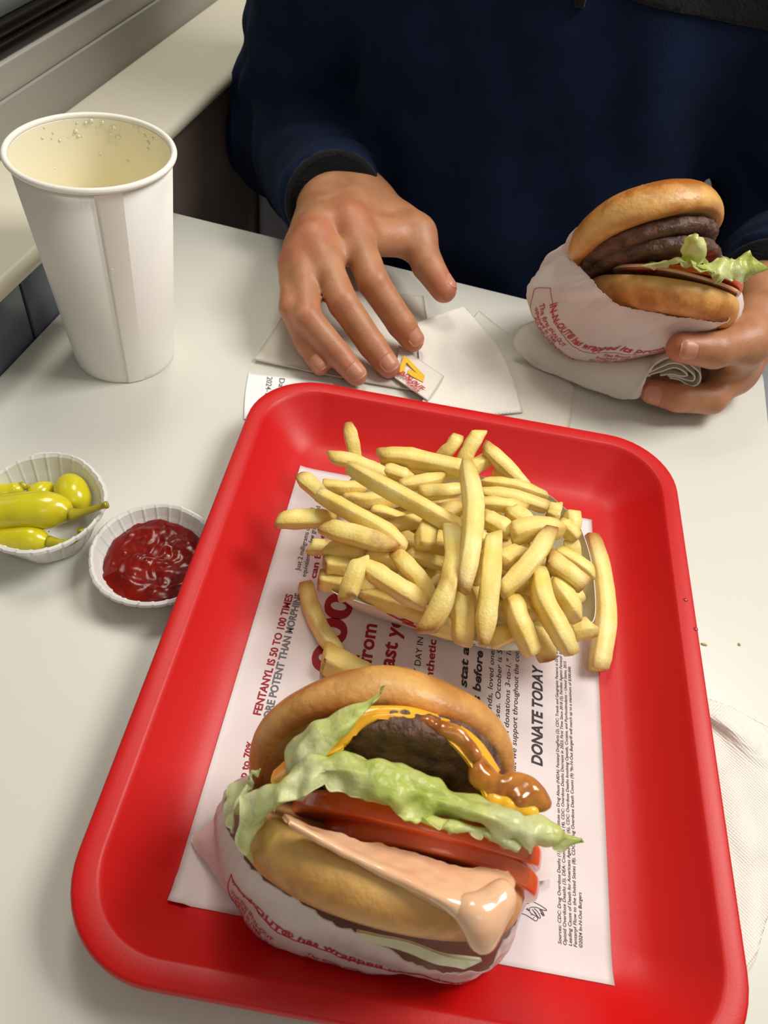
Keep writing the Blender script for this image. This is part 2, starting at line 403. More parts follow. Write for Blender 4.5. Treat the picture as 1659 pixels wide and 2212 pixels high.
LINES = [('FENTANYL IS 50 TO 100 TIMES', (-0.0813, -0.0512), (-0.0812, 0.0212), 0.0042, 'ink_red', 0.028, 0.0), ('MORE POTENT THAN MORPHINE', (-0.076, -0.0561), (-0.0765, 0.0229), 0.0042, 'ink_grey', 0.028, 0.0), ('up to 70%', (-0.0802, -0.085), (-0.0806, -0.065), 0.004, 'ink_red', 0.02, 0.0), ('Just 2 milligrams of fentanyl', (-0.0812, 0.0379), (-0.0821, 0.0853), 0.003, 'ink_dark', 0.003, 0.0), ('equivalent to a few grains of sand', (-0.0769, 0.0346), (-0.0791, 0.0875), 0.003, 'ink_dark', 0.003, 0.0), ('can be deadly', (-0.0713, 0.0346), (-0.0724, 0.0816), 0.0038, 'ink_red', 0.028, 0.0), ('107,', (-0.049, -0.0911), (-0.0501, -0.0282), 0.0152, 'ink_red', 0.034, 0.0), ('000', (-0.0491, -0.0221), (-0.0487, 0.0278), 0.0152, 'ink_red', 0.04, 0.0), ('down from', (-0.0321, -0.0443), (-0.0332, 0.0119), 0.0086, 'ink_red', 0.026, 0.0), ('the last year', (-0.0217, -0.0364), (-0.0198, 0.0295), 0.0086, 'ink_red', 0.026, 0.0), ('EVERY DAY IN THE US', (-0.0068, -0.0251), (-0.0078, 0.029), 0.0036, 'ink_dark', 0.004, 0.0), ('synthetic opioids', (0.0002, -0.0216), (-0.001, 0.0368), 0.0044, 'ink_red', 0.024, 0.0), ('the tragic stat are lost', (0.0188, -0.0607), (0.0168, 0.0376), 0.0044, 'ink_dark', 0.03, 0.15), ('loved ones before they can', (0.0252, -0.0595), (0.025, 0.041), 0.0044, 'ink_dark', 0.03, 0.15), ('Too many friends, loved ones, acquaintances', (0.0316, -0.0583), (0.0311, 0.0465), 0.0029, 'ink_dark', 0.004, 0.18), ('lost to overdoses. October is Substance Use', (0.0362, -0.0631), (0.035, 0.0416), 0.0029, 'ink_dark', 0.004, 0.18), ('We will match donations 3-to-1.* 100% of the', (0.041, -0.0667), (0.0401, 0.0333), 0.0029, 'ink_dark', 0.004, 0.18), ('organizations that we support throughout the communities', (0.045, -0.0855), (0.0445, 0.0296), 0.0029, 'ink_dark', 0.004, 0.18), ('DONATE TODAY', (0.0577, -0.0507), (0.0573, 0.0052), 0.0058, 'ink_dark', 0.03, 0.2), ('Sources: CDC: Drug Overdose Deaths (1), National Institute on Drug Abuse (NIDA): Fentanyl DrugFacts (2), CDC: Trends and Geographic Patterns in Drug and', (0.0665, -0.1276), (0.0657, 0.0176), 0.0016, 'ink_dark', 0.004, 0.18), ('Opioid Overdose Deaths (3), DEA: Counterfeit Pills (4), CDC: Overdose Deaths Decrease in 2023, First Time Since 2018 (5), Families Against Fentanyl: Fe', (0.0687, -0.1276), (0.0679, 0.0166), 0.0016, 'ink_dark', 0.004, 0.18), ('Leading Cause of Death for Americans Aged 18-45 (6), CDC: Overdose Deaths Involving Opioids, Cocaine, and Psychostimulants – United States, 2015', (0.071, -0.1275), (0.0703, 0.0108), 0.0016, 'ink_dark', 0.004, 0.18), ('Fentanyl Flow to the United States (8), CDC: Drug Overdose Death Counts (9) *In-N-Out Burger® will match up to a maximum of $300,000.', (0.0732, -0.1276), (0.0727, 0.0081), 0.0016, 'ink_dark', 0.004, 0.18), ('©2024 In-N-Out Burgers', (0.0755, -0.1275), (0.0756, -0.1054), 0.0016, 'ink_dark', 0.006, 0.18)]
for b, p, q, h, c, bo, sh in LINES: text_line('printed_text', b, p, q, h, M[c], pm, lambda x, y: mat_z(x, y)+.00028, bo, sh)
# small line drawing of an open hand near the liner's lower corner
STROKES = [[(0.0487, -0.1185), (0.0508, -0.1186), (0.0528, -0.1193), (0.0544, -0.12), (0.0555, -0.1203), (0.0562, -0.1198), (0.0563, -0.119), (0.0555, -0.1184), (0.0542, -0.118), (0.0531, -0.1174), (0.0527, -0.1165), (0.0528, -0.1156), (0.0539, -0.1151), (0.0551, -0.1149)], [(0.0542, -0.1128), (0.0558, -0.1133), (0.0574, -0.1138), (0.0586, -0.1143), (0.0599, -0.1149), (0.0602, -0.1153), (0.0595, -0.1155), (0.0584, -0.1154), (0.0575, -0.1153)], [(0.0551, -0.1149), (0.0566, -0.115), (0.0581, -0.1158), (0.059, -0.1171), (0.0591, -0.1176), (0.0585, -0.1176), (0.0575, -0.1167)], [(0.0547, -0.1155), (0.0559, -0.1162), (0.057, -0.1175), (0.0575, -0.1185), (0.0572, -0.119), (0.0565, -0.1186), (0.0557, -0.1177), (0.0549, -0.1168)], [(0.057, -0.1155), (0.0581, -0.1166), (0.0587, -0.1177)], [(0.0539, -0.1159), (0.055, -0.1172), (0.056, -0.1182)], [(0.0512, -0.1163), (0.0528, -0.1167)], [(0.0516, -0.1158), (0.0524, -0.1169)], [(0.0534, -0.1183), (0.0541, -0.1179)], [(0.0544, -0.1195), (0.0549, -0.1189)]]
parts = []
for s in STROKES:
    P = crom(np.array([(x, y, .0006) for x, y in s]), len(s)*4); parts.append(tube(P, [.00012]*len(P), 4))
CUFF = [(0.0497, -0.1136), (0.0507, -0.1124), (0.0522, -0.1115), (0.053, -0.1108), (0.0538, -0.111), (0.054, -0.1118), (0.0536, -0.1129), (0.0523, -0.114), (0.0507, -0.1145), (0.0497, -0.1146)]
parts.append(([(x, y, .00055) for x, y in CUFF], [tuple(range(len(CUFF)))]))
mesh('printed_drawing', *join(parts), M['ink_dark'], pm)
# ------------------------------------------------------------------ paper cup
CX, CY, CH, CR, CB = -.2611, .1697, .1438, .0474, .0329
cup = setp(empty('paper_cup', (CX, CY, 0)), 'tall plain white paper cup standing on the table by the wall ledge', 'cup')
R_ = lambda z: CB+(CR-.0026-CB)*z/CH
mesh('cup_body', *lathe([(.001, .006), (R_(.006)-.0012, .006), (R_(.006)-.0006, .008), (R_(CH-.001)-.0005, CH-.001), (R_(CH-.001)+.0002, CH-.001), (R_(.004)+.0002, .004), (CB, .0005), (CB-.0005, 0), (CB-.0016, 0), (CB-.0018, .005), (.001, .0052)], 96), M['cup'], cup)
mesh('cup_lining', *lathe([(R_(z)-.0016+.0008*min(1, z/CH), z) for z in np.linspace(.01, CH-.003, 12)], 96, close=False), mat('lining_bounce_tint', (246, 240, 216), .3), cup)  # poly lining; its cream colour paints in the yellow light bounced inside the cup
mesh('lemonade', *lathe([(.001, .006), (R_(.006)-.0018, .0062), (R_(.078)-.0010, .078), (R_(.078)-.003, .0776), (.001, .0774)], 64), mat('lemonade', (236, 220, 130), .08), cup)
mesh('rolled_rim', *lathe([(CR-.0018+.0018*math.cos(a), CH-.0018+.0018*math.sin(a)) for a in [i*math.pi/6 for i in range(13)]], 96, close=False), M['cup'], cup)
sa = math.atan2(0.1672-CY, -0.2666-CX)*0-1.06
sv = []; ns = 20
for j in range(ns):
    z = .0008+(CH-.0052)*j/(ns-1)
    for da, dr in ((0, -.0001), (.002, .0006), (.05, .0006), (.26, .0003), (.34, 0)): sv.append(((R_(z)+.0002+dr)*math.cos(sa+da), (R_(z)+.0002+dr)*math.sin(sa+da), z))
mesh('seam', sv, grid_faces(5, ns), M['cup'], cup)
rs = random.Random(3); dp = []
def drop(a, z, r, side):
    base = Vector(((R_(z)+side)*math.cos(a), (R_(z)+side)*math.sin(a), z)); n = Vector((math.cos(a), math.sin(a), 0))*(-1 if side < 0 else 1)
    q = n.to_track_quat('Z', 'Y'); V = []; 
    for t in (0, .35, .7, .95):
        for k in range(8): b = k*math.pi/4; V.append(base+q @ Vector((r*math.cos(t*1.57)*math.cos(b), r*math.cos(t*1.57)*math.sin(b), r*.6*math.sin(t*1.57))))
    return V, grid_faces(8, 4, True)+[tuple(24+k for k in range(8))]
for k in range(46):
    a = rs.gauss(1.85, .45) if k < 34 else rs.uniform(.3, 2.8)
    dp.append(drop(a, CH-.004-abs(rs.gauss(0, .010)), rs.choice([.0004, .0005, .0007, .001, .0014]), -.0010))
dp.append(drop(-1.0, .092, .0013, .0002))
o = mesh('water_droplets', *join(dp), M['bead'], cup); o['kind'] = 'stuff'
# ------------------------------------------------------------------ pleated portion cups
def portion_cup(name, label, cx, cy, R, Rb, H, seed, lean=(0, 0), lim=None, wob=1):
    n = 168; NP = 28; rows = [(Rb*.02, .0008), (Rb*.9, .0008), (Rb, .0014), (Rb+(R-Rb)*.35, H*.33), (Rb+(R-Rb)*.7, H*.68), (R-.0012, H*.95), (R, H), (R+.0010, H-.0006), (R+.0012, H-.0022), (R+.0005, H-.0026)]
    V = []; r2 = random.Random(seed); jit = [r2.uniform(-1, 1) for _ in range(NP)]
    for j, (r, z) in enumerate(rows):
        for i in range(n):
            a = 2*math.pi*i/n; ph = (i/n*NP) % 1; w = min(1, j/3)
            pl = (.00022*(1-ph) if ph < .8 else -.00028)*w if j > 1 else 0
            g = noise.noise(Vector((math.cos(a)*1.6+seed, math.sin(a)*1.6, j*.12)))
            rr = r+pl+w*g*.0028*wob+.00015*w*jit[int(i/n*NP) % NP]; zz = z+(w*g*.0024*wob if j > 3 else 0)+(.00022*jit[int(i/n*NP) % NP] if j > 4 else 0)
            x, y = cx+rr*math.cos(a), cy+rr*math.sin(a)
            if lim: 
                u = math.cos(TH)*x+math.sin(TH)*y; v = -math.sin(TH)*x+math.cos(TH)*y; m_ = lim(zz)
                if u > m_: u = m_-.15*min(u-m_, .004); x, y = math.cos(TH)*u-math.sin(TH)*v, math.sin(TH)*u+math.cos(TH)*v
            V.append((x, y, zz))
    o = mesh(name, V, grid_faces(n, len(rows), True), M['pcup'], smooth=True)
    s = o.modifiers.new('s', 'SOLIDIFY'); s.thickness = .00035; s.offset = 0
    o.data.polygons.foreach_set('use_smooth', [False]*len(o.data.polygons))
    setp(o, label, 'portion cup', 'pleated paper portion cups'); return recentre(o)
PC = (-0.2269, 0.0094, 0.026); KC = (-0.1559, 0.0044, 0.0182)
portion_cup('portion_cup', 'pleated white paper cup holding yellow peppers at the left edge', PC[0], PC[1], .0335, .0225, .027, 2)
KX, KY = KC[0]-.003, KC[1]
limf = lambda z: -.1372 if z > .0187 else -.1362+.0122+(.0185-z)*1.0
portion_cup('portion_cup', 'pleated white paper cup of ketchup pushed against the tray rim', KX, KY, .0330, .0215, .0182, 5, lim=limf, wob=.35)
V = []; nr, na = 26, 72
for j in range(nr):
    for i in range(na):
        a = 2*math.pi*i/na; r = .0285*(j/(nr-1)); x = KX+r*math.cos(a)*(1+.05*math.sin(3*a+1)); y = KY+r*math.sin(a)*(1+.05*math.sin(3*a+1))
        h = .0128+.0026*noise.noise(Vector((x*75, y*75, 3)))+.0020*abs(noise.noise(Vector((x*170, y*170, 9))))-.0035*(j/(nr-1))**6
        u = math.cos(TH)*x+math.sin(TH)*y; v = -math.sin(TH)*x+math.cos(TH)*y; m_ = limf(h)-.003
        if u > m_: u = m_; x, y = math.cos(TH)*u-math.sin(TH)*v, math.sin(TH)*u+math.cos(TH)*v
        V.append((x, y, h))
kb = len(V)
for i in range(na): 
    x, y, h = V[(nr-1)*na+i]; V.append((KX+(x-KX)*.72, KY+(y-KY)*.72, .0025))
ko = mesh('ketchup', V, grid_faces(na, nr+1, True)+[tuple(kb+i for i in reversed(range(na)))], M['ketchup'])
setp(ko, 'glossy dark red ketchup filling the pleated paper cup beside the tray', 'ketchup', kind='stuff'); recentre(ko)
# ------------------------------------------------------------------ yellow peppers
def pepper(body, rad, stem, label, sr=.0019, torn=False):
    P = crom(np.array(body), 28); R = crom(np.array([(r, 0, 0) for r in rad]), 28)[:, 0]; R = np.maximum(R, .0006)
    P2, R2 = P, R
    v, f = tube(P2, R2, 20); v = np.array(v); n = (v-np.repeat(P2, 20, 0)); v = v+n*(.10*vnoise(v, 90, len(label)))[:, None]
    tn = np.repeat(np.clip((np.linspace(0, 1, 28)-.93)/.07, 0, 1)*.5, 20)
    o = mesh('yellow_pepper', v, f, M['pepper'], tone=tn)
    if stem:
        S = crom(np.array([body[-1]]+list(stem)), 16); rr = np.concatenate([np.linspace(sr*1.9, sr, 6), np.linspace(sr, sr*.85, 8), [sr*1.15, sr*1.05]])
        v, f = tube(S, rr, 12); k = mesh('stem', v, f, M['pepper'], tone=[.45+.25*i/len(v) for i in range(len(v))])
        recentre(o); hold(o, [k]); k.matrix_parent_inverse = Matrix.Translation(-Vector(o.location))
    else: recentre(o)
    return setp(o, label, 'pepper', 'yellow peppers in the paper cup')
pepper([(-0.2555, -0.0089, 0.022), (-0.2465, -0.0053, 0.024), (-0.2332, 0.0001, 0.026), (-0.221, 0.0047, 0.027), (-0.2128, 0.0067, 0.027), (-0.2068, 0.0065, 0.027)], [.004, .0085, .0102, .0104, .0082, .0035], [(-0.2004, 0.0091, 0.029), (-0.1937, 0.0132, 0.031), (-0.1891, 0.0152, 0.033)], 'largest yellow pepper, its straight stem sticking out over the rim of the cup')
pepper([(-0.2443, -0.0145, 0.016), (-0.2346, -0.012, 0.018), (-0.2248, -0.0103, 0.019), (-0.2174, -0.0093, 0.019), (-0.2125, -0.0086, 0.019)], [.004, .0066, .0074, .0062, .0030], [(-0.206, -0.008, 0.02), (-0.2002, -0.0048, 0.021), (-0.1978, -0.0003, 0.023), (-0.1978, 0.001, 0.025)], 'yellow pepper lowest in the cup with a stem hooked upwards')
pepper([(-0.2274, 0.0365, 0.016), (-0.2236, 0.032, 0.017), (-0.2179, 0.0259, 0.017), (-0.214, 0.0217, 0.014), (-0.2132, 0.0191, 0.012)], [.004, .0082, .0092, .0080, .002], None, 'rounded yellow pepper standing against the right wall of the paper cup')
pepper([(-0.235, 0.0316, 0.013), (-0.2369, 0.0254, 0.014), (-0.2393, 0.0195, 0.013), (-0.2432, 0.0153, 0.012)], [.003, .0062, .0060, .002], None, 'yellow pepper half hidden behind the biggest pepper')
pepper([(-0.2624, 0.0118, 0.016), (-0.2545, 0.0135, 0.018), (-0.2496, 0.0159, 0.019), (-0.2464, 0.0184, 0.02), (-0.2449, 0.0201, 0.021)], [.003, .0052, .0046, .0040, .0022], [(-0.2441, 0.0236, 0.017), (-0.2415, 0.0274, 0.016), (-0.2388, 0.0296, 0.016)], 'small yellow pepper at the far left with a torn cap and dark stem', .0014)
# ------------------------------------------------------------------ napkins, receipt, packet behind the tray
o = sheet('receipt', [[(-0.1742, 0.1811, 0.0006), (-0.1543, 0.1856, 0.0006), (-0.1157, 0.1928, 0.0006)], [(-0.1683, 0.1596, 0.0008), (-0.1451, 0.1692, 0.0006), (-0.1111, 0.1778, 0.0006)], [(-0.1598, 0.1353, 0.0012), (-0.1394, 0.144, 0.0006), (-0.1049, 0.1577, 0.0006)]], M['receipt'], 16, 12, .0002)
RT = [("2024-10-1", (-0.1607, 0.1816, 0.0016), (-0.1534, 0.1555, 0.0016), .0042), ("Date", (-0.1522, 0.1835, 0.0016), (-0.148, 0.1679, 0.0016), .0042)]
for b, p, q, h in RT: text_line('printed_text', b, p[:2], q[:2], h, M['ink_grey'], o, .00095, .005)
setp(o, 'white printed receipt sticking out from under the napkin at the tray corner', 'receipt')
o = sheet('paper_napkin', [[(-0.1738, 0.2734, 0.0014), (-0.1348, 0.3044, 0.0014), (-0.0795, 0.3222, 0.0014)], [(-0.1741, 0.2306, 0.0022), (-0.1242, 0.2496, 0.0018), (-0.0603, 0.2616, 0.0018)], [(-0.1749, 0.1936, 0.003), (-0.1176, 0.1986, 0.0022), (-0.0466, 0.2072, 0.0022)]], M['tissue'], 40, 26, .0013, amp=.0004, sc=60, seed=2)
setp(o, 'plain folded white napkin lying under the fingers of the open hand', 'napkin')
o = sheet('paper_napkin', [[(-0.0331, 0.3211, 0.0012), (-0.001, 0.2953, 0.0024), (0.0273, 0.274, 0.0022), (0.05, 0.2554, 0.0012)], [(-0.0398, 0.2856, 0.002), (-0.0077, 0.2666, 0.0034), (0.0192, 0.2523, 0.003), (0.0516, 0.2318, 0.0014)], [(-0.0464, 0.247, 0.0016), (-0.0122, 0.2325, 0.0018), (0.0135, 0.2211, 0.002), (0.0513, 0.2087, 0.0012)], [(-0.0494, 0.2129, 0.001), (-0.0199, 0.2011, 0.001), (0.0105, 0.1979, 0.001), (0.0438, 0.1937, 0.001)]], M['tissue'], 40, 30, .0007, amp=.0008, sc=45, seed=5)
setp(o, 'crumpled smooth white napkin at the back edge of the tray below the held burger', 'napkin')
o = sheet('paper_napkin', [[(-0.0756, 0.2827, 0.0034), (-0.0614, 0.2987, 0.0042), (-0.0453, 0.3188, 0.0036)], [(-0.0651, 0.2417, 0.004), (-0.0401, 0.2565, 0.0052), (-0.0136, 0.2794, 0.0046)], [(-0.0526, 0.2025, 0.004), (-0.0249, 0.2238, 0.0046), (0.0041, 0.2462, 0.0042)], [(-0.0513, 0.1755, 0.0036), (-0.0185, 0.1909, 0.0036), (0.0179, 0.2105, 0.0036)]], M['napkin'], 40, 34, .0009, amp=.0006, sc=50, seed=8)
setp(o, 'embossed white napkin lying behind the tray, to the right of the logo packet', 'napkin')
o = sheet('salt_packet', [[(-0.0818, 0.2471, 0.0048), (-0.0611, 0.2335, 0.0062), (-0.0426, 0.224, 0.0056)], [(-0.0783, 0.2271, 0.0056), (-0.0596, 0.2158, 0.0074), (-0.0447, 0.2091, 0.0064)], [(-0.076, 0.2102, 0.0048), (-0.0609, 0.2006, 0.0062), (-0.0477, 0.1942, 0.0056)]], M['packet'], 20, 14, .0012, amp=.0003, sc=120, seed=4)
setp(o, 'small white paper packet with a yellow arrow logo beside the middle fingertip', 'packet')
LZ = .0084
def flat(name, pts, m, parent, z, th=.0001):
    n = len(pts); V = [(x, y, z) for x, y, *_ in pts]+[(x, y, z+th) for x, y, *_ in pts]
    return mesh(name, V, [tuple(reversed(range(n))), tuple(range(n, 2*n))]+[(i, (i+1) % n, n+(i+1) % n, n+i) for i in range(n)], m, parent, smooth=False)
flat('printed_arrow', [(-0.0748, 0.2328, 0.0084), (-0.0724, 0.2315, 0.0084), (-0.0554, 0.2162, 0.0084), (-0.0551, 0.2088, 0.0084), (-0.0647, 0.2124, 0.0084), (-0.0676, 0.2145, 0.0084), (-0.0677, 0.2194, 0.0084), (-0.0617, 0.2169, 0.0084), (-0.0713, 0.2257, 0.0084), (-0.0709, 0.2153, 0.0084), (-0.0728, 0.2123, 0.0084), (-0.0742, 0.215, 0.0084)], M['logo_yellow'], o, LZ)
text_line('printed_text', 'IN-N-OUT', (-0.0738, 0.2119), (-0.0546, 0.1994), .0050, M['logo_red'], o, LZ+.0002, .035, .1)
text_line('printed_text', 'BURGER', (-0.0665, 0.203), (-0.0562, 0.1962), .0028, M['logo_red'], o, LZ+.0002, .03, .1)
# napkin at the right edge of the table beside the tray
o = sheet('paper_napkin', [[(0.1387, 0.0225, 0.0012), (0.1532, 0.0203, 0.002), (0.1678, 0.017, 0.0018), (0.187, 0.013, 0.0016)], [(0.1387, 0.0126, 0.004), (0.1507, 0.0068, 0.0068), (0.1641, 0.0019, 0.0056), (0.1827, -0.0021, 0.003)], [(0.1408, 0.0062, 0.0018), (0.1525, -0.0009, 0.0022), (0.1659, -0.0123, 0.0026), (0.1817, -0.0218, 0.002)], [(0.1471, -0.0506, 0.0012), (0.1596, -0.0474, 0.003), (0.1689, -0.0443, 0.0022), (0.1825, -0.0443, 0.0012)], [(0.1519, -0.1107, 0.0008), (0.1614, -0.1045, 0.0012), (0.1686, -0.0875, 0.0008), (0.1769, -0.0631, 0.0008)]], M['napkin'], 44, 60, .0009, amp=.0012, sc=45, seed=11)
setp(o, 'embossed white napkin half under the right side of the red tray', 'napkin')
for k, (p, lb) in enumerate((((0.145, 0.0575, 0.0004), 'tiny tan crumb on the table close to the right tray rim'), ((0.1649, 0.0642, 0.0004), 'tiny yellow crumb on the table farther right of the tray'))):
    v, f = lathe([(.0001, 0), (.0011, .0003), (.0009, .0010), (.0001, .0013)], 9, .5, k); v = [(x*(1.9 if k == 0 else .8), y*.7, z) for x, y, z in v]
    o = mesh('crumb', v, f, mat('crumb_%s' % 'ab'[k], (222, 198, 146), .7)); o.location = (p[0], p[1], 0); setp(o, lb, 'crumb')
# water beads on the tray rim
for k, p in enumerate(((0.1234, 0.0627, 0.0272), (0.1289, 0.045, 0.0272))):
    v, f = lathe([(.0001, 0), (.0013, 0), (.0012, .0004), (.0007, .0008), (.0001, .0009)], 14); o = mesh('water_drop', v, f, M['water']); o.location = (p[0], p[1], .0270)
    setp(o, ('upper', 'lower')[k]+' of the two water drops on the right tray rim', 'water drop', 'water drops on the tray rim')
# ------------------------------------------------------------------ paper fry boat (tray-aligned)
bt = setp(empty('fry_boat', (0, 0, .0045), TH), 'white paperboard boat full of fries on the tray liner', 'food boat')
RIM = np.array([(-.0600, .0085), (-.054, .0045), (-.020, -.0005), (.020, -.0055), (.040, -.0050), (.060, .0010), (.0715, .0120), (.0765, .0240), (.0760, .0600), (.0700, .0880), (.060, .0990), (.046, .1040), (.0, .1050), (-.046, .1020), (-.058, .096), (-.064, .086), (-.0665, .050), (-.0645, .0150)])
def rim_at(s, sc): q = crom_at(np.column_stack([RIM, np.zeros(len(RIM))]), s, True)[:, :2]; return np.array([.008, .050])+(q-np.array([.008, .050]))*sc
nb = 108; sb = np.linspace(0, len(RIM), nb, endpoint=False)
def boat_pt(s, t):
    """t 0 at the floor, 1 at the rim"""
    q = rim_at(np.asarray(s), 1.0); q0 = np.array([.008, .050])+(q-np.array([.008, .050]))*np.array([.80, .74])
    t = np.asarray(t)[:, None]; xy = q0+(q-q0)*t
    z = .001+.0275*t[:, 0]+.003*np.sin(np.asarray(s)*1.1+.6)*t[:, 0]
    return np.column_stack([xy, z])
V = np.vstack([np.array([[.008, .05, .0008]]*nb)]+[boat_pt(sb, np.full(nb, t)) for t in (0, .33, .66, 1)]); Fc = np.array(grid_faces(nb, 5, True))
W, Q = thicken(V, Fc, nb, 5, .0005, True); mesh('board', W, Q, M['boat'], bt)
def boat_stroke(pts, r=.0004):
    P = crom(np.array([(a, b, 0) for a, b in pts]), len(pts)*5); q = boat_pt(P[:, 0], P[:, 1]); ctr = np.array([.008, .05, 0]); n = q-ctr; n[:, 2] = -.3*np.linalg.norm(n[:, :2], axis=1); n /= np.linalg.norm(n, axis=1)[:, None]
    return tube(q+n*.0007, [r]*len(P), 5)
mesh('printed_scroll', *join([boat_stroke([(1.75, .92), (1.85, .75), (2.0, .62), (2.1, .75), (2.0, .88), (1.93, .72), (2.1, .52), (2.35, .6), (2.45, .8), (2.3, .86), (2.25, .66), (2.5, .5), (2.8, .62)]), boat_stroke([(1.9, .45), (2.3, .38), (2.7, .45), (2.95, .62)], .0003)]), M['logo_red'], bt)
# ------------------------------------------------------------------ french fries
M['fry'] = mat('fried_potato', (245, 216, 112), .48, (253, 238, 156), 70, bump=.55, bscale=700, bdist=.0006, attr=(166, 92, 26), sss=.12, sssr=(1, .75, .3), sscale=.003, spec=.45, coat=.08)
FR_N = 'fries heaped in the paper boat'
rf = random.Random(7)
def fry(pts, w, brown, label, group=FR_N, roll=None, spot=None):
    n = 17; P = crom(np.array(pts), n); L = np.linalg.norm(P[-1]-P[0]); roll = rf.uniform(-.35, .35) if roll is None else roll
    t = np.gradient(P, axis=0); t /= np.linalg.norm(t, axis=1)[:, None]
    t0 = rf.uniform(.45, 1.0); t1 = rf.uniform(.35, 1.0); ax0, ax1 = rf.random() < .5, rf.random() < .5; h = w*.50; asp = rf.uniform(.84, 1.0); V = []; tn = []
    bend = rf.uniform(-1, 1)*.03*L; sh0, sh1 = rf.uniform(-.6, .6), rf.uniform(-.6, .6); tw = rf.uniform(-.25, .25)
    ring = []
    for k in range(4):
        for e in (-.80, 0, .80): ca, sa_ = math.cos(k*math.pi/2), math.sin(k*math.pi/2); ring.append((ca-e*sa_, sa_+e*ca, abs(e)))
    for i in range(n):
        u = i/(n-1); up = np.array([0, 0, 1.]); s = np.cross(t[i], up); 
        if np.linalg.norm(s) < .25: s = np.cross(t[i], np.array([0, 1., .2]))
        s /= np.linalg.norm(s); q = np.cross(s, t[i]); c, d = math.cos(roll+tw*u), math.sin(roll+tw*u); s, q = c*s+d*q, -d*s+c*q
        sx = sy = 1.0
        if u < .22: q_ = t0+(1-t0)*(u/.22)**.8; sx, sy = (q_, 1-(1-q_)*.35) if ax0 else (1-(1-q_)*.35, q_)
        if u > .78: q_ = t1+(1-t1)*((1-u)/.22)**.8; sx, sy = (q_, 1-(1-q_)*.35) if ax1 else (1-(1-q_)*.35, q_)
        if i in (0, n-1): sx *= .90; sy *= .90
        sc = 1+.06*noise.noise(Vector((u*4+len(label), w*900, roll)))
        off = s*bend*(1-(2*u-1)**2)
        for ra, rb, rr in ring:
            p = P[i]+off+h*sc*(ra*sx*s+rb*sy*q*asp)
            if i < 2: p = p+t[i]*h*sh0*ra*.8
            if i > n-3: p = p+t[i]*h*sh1*ra*.8
            g = noise.noise(Vector(p*160)); p = p+(ra*s+rb*q)*g*.00045
            b = brown[0]*max(0, 1-u/.28)**1.6+brown[1]*max(0, 1-(1-u)/.28)**1.6+(.20 if rr > .5 else 0)+.16*max(0, noise.noise(Vector(p*70+Vector((3, 1, 7)))))
            if spot and abs(u-spot[0]) < spot[1]: b += .8*max(0, noise.noise(Vector(p*180))+.35)
            V.append(p); tn.append(min(1, max(0, b*.9)))
    k = len(ring); Fc = grid_faces(k, n, True)
    e0 = len(V); V.append(P[0]-t[0]*h*.12); V.append(P[-1]+t[-1]*h*.12); tn += [min(1, brown[0]*.8), min(1, brown[1]*.8)]
    Fc += [(e0, (i+1) % k, i) for i in range(k)]+[(e0+1, (n-1)*k+i, (n-1)*k+(i+1) % k) for i in range(k)]
    o = mesh('french_fry', V, Fc, M['fry'], tone=tn)
    setp(o, label, 'fry', group); return recentre(o)
